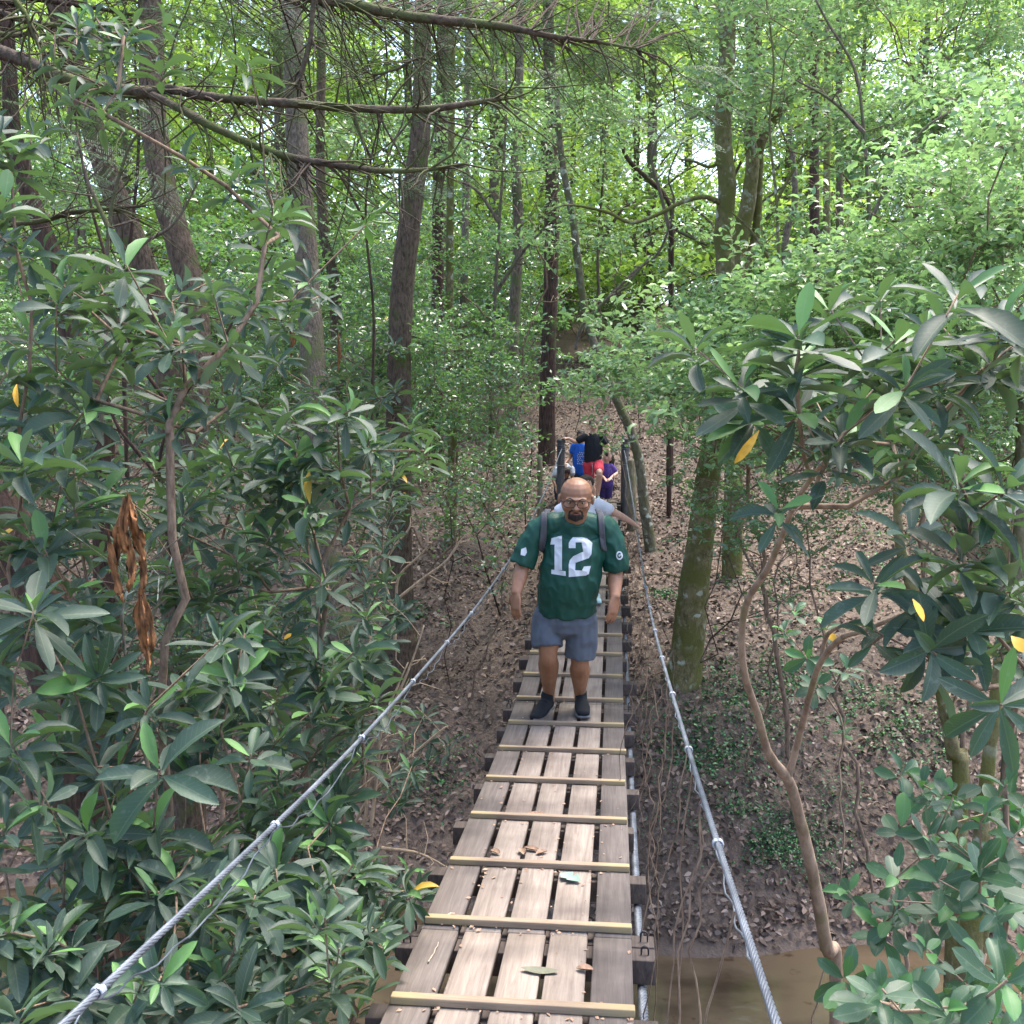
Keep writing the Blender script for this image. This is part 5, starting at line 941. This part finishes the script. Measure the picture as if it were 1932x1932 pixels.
# ---- the man in the green jersey, walking towards the camera
def man():
    fl = dz(7.05); bx = P(1090, 1352, 7.05)[0]
    pel = P(1066, 1165, 7.05); chest = P(1080, 1040, 6.98); neck = P(1086, 978, 6.90); hc = P(1087, 940, 6.80)
    shL, shR = P(1022, 998, 6.95), P(1143, 1001, 7.0); elL, elR = P(986, 1068, 6.92), P(1161, 1078, 7.02); wrL, wrR = P(974, 1118, 6.80), P(1160, 1126, 6.88)
    hpL, hpR = P(1038, 1165, 7.05), P(1094, 1168, 7.05); knL, knR = P(1034, 1232, 7.0), P(1094, 1245, 7.08); anL, anR = P(1036, 1308, 7.27), P(1094, 1308, 7.25)
    B = Body(); R3 = rotm(.05, .24, .03); hs = .272; head_shape(B, hc, hs, R3, 1.14)
    B.loft([hc+[0, .05, -.05], neck+[0, .03, -.02], neck+[0, .07, -.12]], [.075, .078, .075], side=(1, 0, 0)); B.loft([neck+[0, .07, -.15], chest+[0, .03, 0], pel], [.10, .165, .17], [.07, .11, .12])
    for sh, el, wr, sg in ((shL, elL, wrL, -1), (shR, elR, wrR, 1)):
        B.loft([sh, (sh+el)/2, el, (el*.6+wr*.4), wr], [.056, .058, .052, .052, .036], [.056, .056, .05, .047, .029])
    hand(B, wrL, [-.03, -.12, -1], [.6, .75, 0], .205, .3, -1); hand(B, wrR, [-.12, -.18, -1], [-.65, .7, 0], .205, .35, 1)
    for hp, kn, an in ((hpL, knL, anL), (hpR, knR, anR)):
        B.loft([hp, (hp+kn)/2, kn+[0, 0, .03], kn+[0, .015, -.04], kn*.68+an*.32+[0, .02, 0], kn*.3+an*.7, an, an+[0, 0, -.05]], [.11, .10, .070, .064, .075, .055, .042, .042], [.11, .10, .068, .066, .075, .055, .042, .042])
    me = B.fuse('person', M['skin'], .0052, 4); root = link('person', me); tag(root, 'bald bearded man with glasses in green number 12 jersey and shorts walking on the bridge', 'person')
    # jersey
    B = Body(); hemL = P(1014, 1138, 7.05); hemR = P(1124, 1152, 7.05)
    B.loft([neck+[0, .035, -.012], neck+[0, .045, -.05], P(1084, 1008, 6.98), P(1080, 1050, 6.97), P(1075, 1090, 6.98), P(1070, 1125, 7.02), P(1070, 1153, 7.04)], [.088, .140, .205, .212, .208, .202, .200], [.080, .105, .145, .165, .185, .18, .172], flat=True)
    B.loft([neck+[-.08, .05, -.03], shL+[-.005, 0, .005], shL*.45+elL*.55+[-.02, 0, -.0], shL*.0+elL*1.0+[-.006, 0, 0.01]], [.07, .082, .082, .082], [.08, .082, .08, .08], flat=True); B.loft([neck+[.08, .05, -.03], shR+[.005, 0, .005], shR*.45+elR*.55+[.025, 0, 0], shR*.0+elR*1.0+[.008, 0, 0.01]], [.07, .082, .084, .084], [.08, .082, .082, .082], flat=True)
    js = B.fuse('jersey', M['jersey'], .0075, 3, (.011, (10, 6, 6), 6)); jo = link('jersey', js, root); bv = bvh_of(js)
    B = Body(); nb = neck+[0, .03, -.008]; an = np.linspace(0, 2*np.pi, 17); B.loft([nb+np.array([.088*math.cos(a), .078*math.sin(a), -.045*(math.sin(a) < 0)*abs(math.sin(a))]) for a in an], .011, k=6, side=(0, 0, 1), ns=2, cap=False); link('collar', B.fuse('collar', M['jersey'], .006, 2), root)
    # number 12 (block numerals), jersey plane coordinates in photo px
    one = [[(1040, 1015), (1060, 1010), (1060, 1020), (1046, 1027), (1038, 1027)], [(1046, 1018), (1060, 1010), (1060, 1076), (1046, 1076)], [(1040, 1075), (1067, 1078), (1067, 1087), (1040, 1083)]]
    two = [[(1076, 1019), (1081, 1013), (1098, 1013), (1098, 1023), (1086, 1023), (1086, 1034), (1073, 1034), (1073, 1024)], [(1097.5, 1013), (1108, 1015), (1118, 1024), (1116, 1046), (1103, 1052), (1103, 1024), (1097.5, 1023)], [(1116, 1046), (1111, 1053), (1086, 1062), (1073, 1066), (1075, 1057), (1081, 1050), (1103, 1047), (1103, 1040)], [(1073, 1064), (1086, 1060), (1085, 1076), (1098, 1077), (1102, 1069), (1115, 1068), (1111, 1083), (1106, 1086), (1073, 1089)]]
    def pj(dx_=0): return lambda x, y: P(x+dx_, y, 6.75)
    rayv = tuple(nrm(P(1080, 1050, 6.9)-CAM))
    surf_patch('number_one', one, bv, pj(), rayv, jo, M['white_print']); surf_patch('number_two', two, bv, pj(), rayv, jo, M['white_print'])
    for cx, cy, wx_, wy_ in ((1171, 1048, 6.5, 8.5),):
        e = [(cx+wx_*math.cos(a)*1.0, cy+wy_*math.sin(a)) for a in np.linspace(0, 2*np.pi, 20, endpoint=False)]; surf_patch('sleeve_emblem', [e], bv, pj(), rayv, jo, M['white_print'], .004, .01)
        gg = [(cx+wx_*.62*math.cos(a), cy+wy_*.62*math.sin(a)) for a in np.linspace(.1, 5.4, 16)]+[(cx+wx_*.32*math.cos(a), cy+wy_*.32*math.sin(a)) for a in np.linspace(5.4, .1, 16)]; surf_patch('sleeve_letter', [gg], bv, pj(), rayv, jo, M['jersey'], .0075, .01)
    surf_patch('sleeve_emblem', [[(982, 1036), (991, 1032), (993, 1042), (989, 1049), (981, 1047)]], bv, pj(), rayv, jo, M['white_print'], .004, .01)
    # shorts
    B = Body(); B.loft([pel+[0, 0, .06], pel+[0, 0, -.02]], [.20, .205], [.16, .165])
    B.loft([hpL+[0, 0, .0], hpL*.5+knL*.5+[-.012, 0, 0], knL+[-.003, 0, .045]], [.118, .112, .106], [.135, .12, .108], flat=True); B.loft([hpR, hpR*.5+knR*.5+[.008, 0, 0], knR+[0, 0, .03]], [.118, .112, .106], [.135, .12, .108], flat=True)
    so = link('shorts', B.fuse('shorts', M['shorts'], .0075, 3, (.008, (10, 7, 7), -5)), root)
    # shoes
    fL = P(1042, 1334, 7.12); fR = P(1096, 1345, 7.02)
    shoe('shoe', anL+[.012, .06, -.115], anL+[-.07, -.2, -.15], root, M['shoe'], k=1.18); shoe('shoe', [anR[0], anR[1]+.07, fl+.006], [anR[0]+.03, anR[1]-.2, fl+.006], root, M['shoe'], k=1.18)
    for a in (anL, anR): pass
    # head details
    g = lambda x, y, z: np.asarray(hc)+(np.array([x, y, z])*hs)@R3
    hb = bvh_of(me)
    def onf(x, z, off=0.0):
        p = g(x, -1.2, z); dr = g(x, 0, z)-p; h = hb.ray_cast(Vector(p), Vector(dr).normalized(), 1.5); return np.array(h[0])-nrm(dr)*off if h[0] else g(x, -.35, z)
    for sx in (-1, 1):
        B = Body(); B.ell(onf(sx*.15, -.005, -.004), np.array([.05, .02, .022])*hs, R3); link('eye', B.fuse('eye', M['eye'], .0022, 1), root)
        B = Body(); B.ell(onf(sx*.15, -.008, .0015), np.array([.022, .012, .024])*hs, R3); link('iris', B.fuse('iris', M['mouth'], .0018, 1), root)
        B = Body(); B.loft([onf(sx*.07, .085, .001), onf(sx*.15, .115, .002), onf(sx*.24, .085, .001)], np.array([.017, .016, .008])*hs, side=R3[1], k=6); link('eyebrow', B.fuse('eyebrow', M['hair'], .0025, 1), root)
    gl = Tubes()
    for sx in (-1, 1):
        c_ = np.array([sx*.165, 0, -.02]); an = np.linspace(0, 2*np.pi, 25); pts = [g(c_[0]+.135*math.copysign(abs(math.cos(a))**.7, math.cos(a)), -.455+.04*abs(c_[0]+.13*math.cos(a))/.3*2, c_[2]+.088*math.copysign(abs(math.sin(a))**.7, math.sin(a))) for a in an]; gl.add(pts, .0026, 6, cap=False)
        gl.add([g(sx*.30, -.40, .03), g(sx*.385, -.28, .03), g(sx*.40, .02, .01)], .0026, 6)
    gl.add([g(-.035, -.47, .0), g(0, -.49, .015), g(.035, -.47, .0)], .0024, 6); link('glasses', gl.mesh('glasses', M['frame']), root)
    def beard(zs, name='beard'):
        B = Body()
        for (x, z, r, o_) in zs:
            for sx in ((-1, 1) if x else (1,)): B.ell(onf(sx*x, z, o_), np.array([r*1.1, r*.8, r])*hs, R3, 8, 6)
        link(name, B.fuse(name, M['hair'], .004, 2), root)
    beard([(0, -.185, .028, -.002), (.05, -.185, .03, -.001), (.10, -.20, .032, -.001), (.14, -.235, .032, -.002), (.155, -.28, .034, -.003), (.15, -.33, .042, -.002), (.12, -.385, .055, 0), (.06, -.41, .065, .004), (0, -.42, .07, .007), (.04, -.45, .06, .0), (0, -.47, .065, .004), (.05, -.50, .055, .0), (.10, -.47, .05, -.002), (.14, -.43, .05, -.003), (.08, -.34, .05, 0), (0, -.345, .05, .002), (.10, -.44, .05, -.004), (.16, -.41, .035, -.004), (.18, -.36, .03, -.004)])
    B = Body(); B.ell(onf(0, -.262, -.002), np.array([.085, .03, .022])*hs, R3); link('mouth', B.fuse('mouth', M['mouth'], .0025, 1), root)
    B = Body(); B.loft([onf(-.08, -.288, .0), onf(0, -.298, .003), onf(.08, -.288, .0)], np.array([.010, .018, .010])*hs, side=R3[1], k=6); link('lip', B.fuse('lip', M['lip'], .0025, 1), root)
    # thin shaved hair at the temple and sides
    # backpack straps over both shoulders
    for sx, cx in ((-1, 1030), (1, 1132)):
        pts = [P(cx+sx*2+(-sx)*6, 962, 7.08), P(cx+sx*1, 975, 7.0), P(cx+sx*3, 995, 6.9), P(cx+sx*5, 1020, 6.9), P(cx+sx*8, 1045, 6.95)]; out = []
        for i in range(len(pts)-1):
            for tt in np.linspace(0, 1, 6, endpoint=False): out.append(pts[i]*(1-tt)+pts[i+1]*tt)
        v, q = [], []
        for p_ in out:
            for k_, e in enumerate((-1, -.5, 0, .5, 1)):
                pp = p_+np.array([e*.021, 0, 0]); rd = nrm(np.array([0, .85, -.52])); h = bv.ray_cast(Vector(pp)-Vector(rd)*.5, Vector(rd), 1.2); v.append(list(h[0]-Vector(rd)*.008) if h[0] else list(pp))
        for i in range(len(out)-1):
            for k_ in range(4): a = i*5+k_; q.append([a, a+1, a+6, a+5])
        o = link('backpack_strap', mesh_np('backpack_strap', v, [np.array(q)], M['strap'], True), root); sm = o.modifiers.new('s', 'SOLIDIFY'); sm.thickness = .008
    B = Body(); B.loft([P(1082, 985, 7.25), P(1080, 1050, 7.28), P(1078, 1110, 7.25)], [.13, .16, .15], [.07, .10, .08]); link('backpack', B.fuse('backpack', M['strap'], .012, 4), root)
man()
def child(label, J, cl, hs, skin='skin_light', hair=None, head=(0, 0, 0), thin=1.0, hands=((.4, 1, 1), (.4, 1, 1)), shoes=None, hem=.0, sleeve=.55, pants=None, bare_legs=True, long_hair=False, sh_mat='white_print', face=True, dress=False):
    """J: joints dict; cl: shirt material; pants: (material, how far down the thigh/shin 0..2)"""
    t = thin; B = Body(); R3 = rotm(*head); hc = J['head']; head_shape(B, hc, hs, R3, 1.0); nk = J['neck']; ch = J['chest']; pe = J['pelvis']
    B.loft([hc+[0, 0, -.04], nk, nk+[0, 0, -.05]], [.042*t, .042*t, .05*t]); B.loft([nk+[0, 0, -.05], ch, pe], [.085*t, .125*t, .11*t], [.06*t, .085*t, .085*t])
    for a in 'LR':
        sh, el, wr = J['sh'+a], J['el'+a], J['wr'+a]; B.loft([sh, (sh+el)/2, el, el*.5+wr*.5, wr], np.array([.042, .037, .031, .028, .021])*t)
        cu, th, px_ = hands[0 if a == 'L' else 1]; dr = J.get('hd'+a, wr-el); pn = J.get('pn'+a, np.array([0, .2, -1.])); hand(B, wr, dr, pn, .135, cu, th)
        hp, kn, an = J['hp'+a], J['kn'+a], J['an'+a]; B.loft([hp, (hp+kn)/2, kn, kn*.65+an*.35+[0, .01, 0], an, an+[0, 0, -.03]], np.array([.072, .066, .048, .050, .030, .030])*t)
    me = B.fuse('person', M[skin], .0075, 3); root = link('person', me); tag(root, label, 'person')
    B = Body(); B.loft([nk+[0, .01, -.02], nk*.6+ch*.4+[0, 0, .02], ch, ch*.4+pe*.6, pe+[0, 0, -hem]], np.array([.05, .115, .145, .14, .14+.02*dress])*t, np.array([.045, .075, .10, .105, .105+.02*dress])*t)
    for a in 'LR':
        sh, el = J['sh'+a], J['el'+a]; B.loft([sh*.8+nk*.2, sh, sh*(1-sleeve)+el*sleeve], np.array([.055, .058, .056])*t)
    js = B.fuse('shirt', M[cl], .009, 3, (.004, (9, 7, 5), 3)); so = link('shirt', js, root)
    if pants:
        B = Body(); B.loft([pe+[0, 0, .04], pe+[0, 0, -.03]], .128*t, .105*t)
        for a in 'LR':
            hp, kn, an = J['hp'+a], J['kn'+a], J['an'+a]; f = pants[1]; pts = [hp, (hp+kn)/2, kn] + ([kn*.4+an*.6, an] if f > 1 else []); q = [hp, hp*(1-f*.5)+kn*f*.5, hp*(1-f)+kn*f] if f <= 1 else pts
            B.loft(q, np.linspace(.086, .078 if f <= 1 else .05, len(q))*t)
        link('shorts' if pants[1] <= 1 else 'trousers', B.fuse('shorts', M[pants[0]], .009, 3, (.004, (9, 7, 5), 3)), root)
    g = lambda x, y, z: np.asarray(hc)+(np.array([x, y, z])*hs)@R3
    if hair:
        B = Body(); B.ell(g(0, .085, .175), np.array([.385, .42, .365])*hs, R3); B.ell(g(0, .20, -.02), np.array([.35, .30, .34])*hs, R3)
        if long_hair: B.loft([g(0, .25, .05), g(0, .36, -.25), g(.02, .38, -.65), g(.03, .36, -.95)], np.array([.32, .30, .24, .12])*hs, np.array([.2, .16, .12, .08])*hs)
        link('hair', B.fuse('hair', M[hair], .007, 2, (.004, (30, 30, 14), 0)), root)
    if face:
        hb = bvh_of(me)
        def onf(x, z, off=0.0):
            p = g(x, -1.2, z); dr = g(x, 0, z)-p; h = hb.ray_cast(Vector(p), Vector(dr).normalized(), 1.5); return np.array(h[0])-nrm(dr)*off if h[0] else g(x, -.35, z)
        for sx in (-1, 1):
            B = Body(); B.ell(onf(sx*.15, .0), np.array([.045, .02, .028])*hs, R3); link('eye', B.fuse('eye', M['mouth'], .003, 1), root)
            B = Body(); B.loft([onf(sx*.08, .085), onf(sx*.23, .085)], np.array([.012, .010])*hs, k=6); link('eyebrow', B.fuse('eyebrow', M['hair'], .003, 1), root)
        B = Body(); B.loft([onf(-.08, -.27), onf(0, -.28), onf(.08, -.27)], np.array([.010, .018, .010])*hs, side=R3[1], k=6); link('mouth', B.fuse('mouth', M['lip'], .003, 1), root)
    for a in 'LR':
        if shoes: h_, t_ = shoes[a]; shoe('shoe', h_, t_, root, M[sh_mat], k=.68)
    return root, js, so, R3, g
M['tee_white'] = cloth('white_shirt', (.60, .62, .70), .85, .06); M['black_polo'] = cloth('black_polo', (.014, .015, .02), .85); M['red_shorts'] = cloth('red_shorts', (.55, .045, .075), .75, .2); M['blue_tee'] = cloth('blue_shirt', (.012, .09, .42), .8)
M['purple_tee'] = cloth('purple_shirt', (.075, .04, .21), .8); M['purple_dark'] = cloth('dark_purple_trousers', (.045, .03, .12), .85); M['teal'] = cloth('teal_white_shoe', (.45, .62, .62), .6); M['denim'] = cloth('dark_shorts', (.03, .035, .05), .85); M['short_hair'] = plain('cropped_brown_hair', (.10, .065, .05), .8, 0, .3, 60)
M['stripe'] = plain('grey_striped_shirt', (.42, .45, .50), .85, 0, .35, 14, .3, .2, (1, 1, 5)); M['brown_hair'] = plain('dark_brown_hair', (.03, .018, .013), .6, 0, .4, 60)
# child in white behind the man, arms out to both cables
Yc = 10.6; D = dz(Yc); rr = P(1206, 995, 10.6); rl = P(992, 988, 10.6)
q_ = lambda u, v, y=Yc: P(u, v, y)
child('child in white shirt behind the man, arms stretched out to both hand cables', dict(head=q_(1106, 917), neck=q_(1102, 940), chest=q_(1101, 985), pelvis=q_(1098, 1040), shL=q_(1073, 952), shR=q_(1132, 953), elL=q_(1032, 978), elR=q_(1171, 973), wrL=q_(1004, 988), wrR=q_(1196, 988),
    hdL=np.array([-.9, -.2, -.3]), hdR=np.array([.8, -.3, -.55]), pnL=np.array([0, -.3, -1.]), pnR=np.array([-.5, -.2, -.8]), hpL=q_(1085, 1042), hpR=q_(1113, 1042), knL=q_(1087, 1090), knR=q_(1118, 1092), anL=q_(1088, 1132), anR=q_(1122, 1138, 10.5)),
    'tee_white', .215, hair='brown_hair', head=(.2, .1, 0), thin=1.12, shoes=dict(L=([q_(1088, 1140)[0], Yc+.05, D+.005], [q_(1088, 1140)[0], Yc-.15, D+.005]), R=([q_(1127, 1140)[0], Yc-.0, D+.005], [q_(1131, 1140)[0], Yc-.2, D+.005])), pants=('denim', .8), sleeve=.45, sh_mat='teal')
# boy in black polo stepping onto the deck, one hand on the left post
Yb = 17.05; E_ = dz(17.0)
q_ = lambda u, v, y=Yb: P(u, v, y)
r_, js, so, R3, g = child('boy in black polo and red shorts stepping onto the bridge, hand on the left post', dict(head=q_(1120, 802), neck=q_(1118, 817), chest=q_(1120, 843), pelvis=q_(1118, 872), shL=q_(1101, 825), shR=q_(1136, 825), elL=q_(1086, 834), elR=q_(1147, 842, 17.0), wrL=q_(1072, 827, 16.98), wrR=q_(1150, 856, 16.9),
    hdL=np.array([-1, -.1, .1]), hdR=np.array([.1, -.3, -1.]), pnL=np.array([0, 0, -1.]), hpL=q_(1109, 876), hpR=q_(1128, 874), knL=q_(1114, 908, 17.1), knR=q_(1131, 893, 16.75), anL=q_(1121, 936, 17.2), anR=q_(1128, 930, 16.85)),
    'black_polo', .205, hair='short_hair', head=(0, .25, 0), thin=1.05, shoes=dict(L=([q_(1121, 940)[0], 17.27, E_+.005], [q_(1119, 940)[0], 17.05, E_+.005]), R=([q_(1129, 940)[0], 16.9, dz(16.9)+.005], [q_(1130, 940)[0], 16.65, dz(16.7)+.005])), pants=('red_shorts', .75), sleeve=.6, sh_mat='teal', hem=-.0)
B = Body(); nk = q_(1118, 818); B.loft([nk+[-.05, -.03, .0], nk+[0, -.075, -.05], nk+[.05, -.03, .0]], .014, k=8); link('collar', B.fuse('collar', M['black_polo'], .006, 2), r_)
B = Body(); B.loft([q_(1117, 874, 16.9), q_(1118, 886, 16.88), q_(1117, 896, 16.9)], .004, k=6); link('drawstring', B.fuse('drawstring', M['white_print'], .002, 1), r_)
# child in blue shirt behind the boy
Yk = 17.75; q_ = lambda u, v, y=Yk: P(u, v, y)
gzk = gz(-.3, Yk)
r_, js, so, R3, g = child('child in blue shirt with white printed lettering, half hidden behind the boy in black', dict(head=q_(1096, 822), neck=q_(1097, 836), chest=q_(1096, 858), pelvis=q_(1096, 888), shL=q_(1083, 842), shR=q_(1111, 842), elL=q_(1076, 862), elR=q_(1116, 862), wrL=q_(1066, 874, 17.5), wrR=q_(1114, 880),
    hpL=q_(1089, 892), hpR=q_(1103, 892), knL=q_(1089, 915), knR=q_(1104, 915), anL=q_(1089, 934), anR=q_(1104, 934)), 'blue_tee', .19, skin='skin', hair='brown_hair', head=(-.1, .15, 0), thin=1.0, pants=('denim', .9), sleeve=.5, shoes=dict(L=([q_(1089, 940)[0], Yk+.05, E_], [q_(1089, 940)[0], Yk-.15, E_]), R=([q_(1104, 940)[0], Yk+.05, E_], [q_(1104, 940)[0], Yk-.15, E_])), hem=.03)
bv = bvh_of(js); rayv = tuple(nrm(P(1096, 865, 17)-CAM)); ds = []
for rw in range(7):
    for cl_ in range(5):
        u = 1088.5+cl_*4.0+(rw % 2)*.8; v = 852+rw*3.6+cl_*.5
        if (rw + cl_*2) % 7 != 0: ds.append([(u, v), (u+1.4, v), (u+2.9, v+2.2), (u+1.5, v+2.2)])
surf_patch('shirt_print', ds, bv, lambda x, y: P(x, y, 17.3), rayv, so, M['white_print'], .004, .03)
# small child in purple at the right, turned sideways
Yp = 17.9; q_ = lambda u, v, y=Yp: P(u, v, y)
child('small child with long black hair in purple clothes beside the right end post', dict(head=q_(1146, 862), neck=q_(1144, 876), chest=q_(1144, 892), pelvis=q_(1142, 912), shL=q_(1136, 881), shR=q_(1153, 881), elL=q_(1133, 896), elR=q_(1163, 893), wrL=q_(1142, 904, 17.6), wrR=q_(1152, 902, 17.6),
    hpL=q_(1137, 914), hpR=q_(1148, 914), knL=q_(1137, 930), knR=q_(1148, 930), anL=q_(1137, 944), anR=q_(1148, 944)), 'purple_tee', .19, skin='skin_light', hair='hair', head=(-1.1, .1, 0), thin=.98, pants=('purple_dark', 1.5), long_hair=True, sleeve=.6, hem=.03, shoes=dict(L=([q_(1137, 950)[0], Yp+.05, E_-.1], [q_(1137, 950)[0], Yp-.15, E_-.1]), R=([q_(1148, 950)[0], Yp+.05, E_-.1], [q_(1148, 950)[0], Yp-.15, E_-.1])), sh_mat='shoe')
# stooping child behind the left post
Ys = 17.6; q_ = lambda u, v, y=Ys: P(u, v, y)
child('stooping dark haired child in pale striped shirt behind the left end post', dict(head=q_(1068, 892, 17.35), neck=q_(1066, 882, 17.45), chest=q_(1061, 884, 17.6), pelvis=q_(1057, 900, 17.85), shL=q_(1050, 886, 17.45), shR=q_(1078, 884, 17.45), elL=q_(1044, 905, 17.4), elR=q_(1080, 903, 17.4), wrL=q_(1049, 920, 17.3), wrR=q_(1074, 918, 17.3),
    hpL=q_(1051, 902, 17.85), hpR=q_(1064, 902, 17.85), knL=q_(1052, 920, 17.6), knR=q_(1066, 920, 17.6), anL=q_(1052, 940, 17.8), anR=q_(1066, 940, 17.8)), 'stripe', .19, skin='skin', hair='brown_hair', head=(0, .9, 0), thin=.95, pants=('denim', 1.5), sleeve=.55, shoes=dict(L=([q_(1052, 945)[0], 17.85, E_], [q_(1052, 945)[0], 17.65, E_]), R=([q_(1066, 945)[0], 17.85, E_], [q_(1066, 945)[0], 17.65, E_])), sh_mat='shoe')
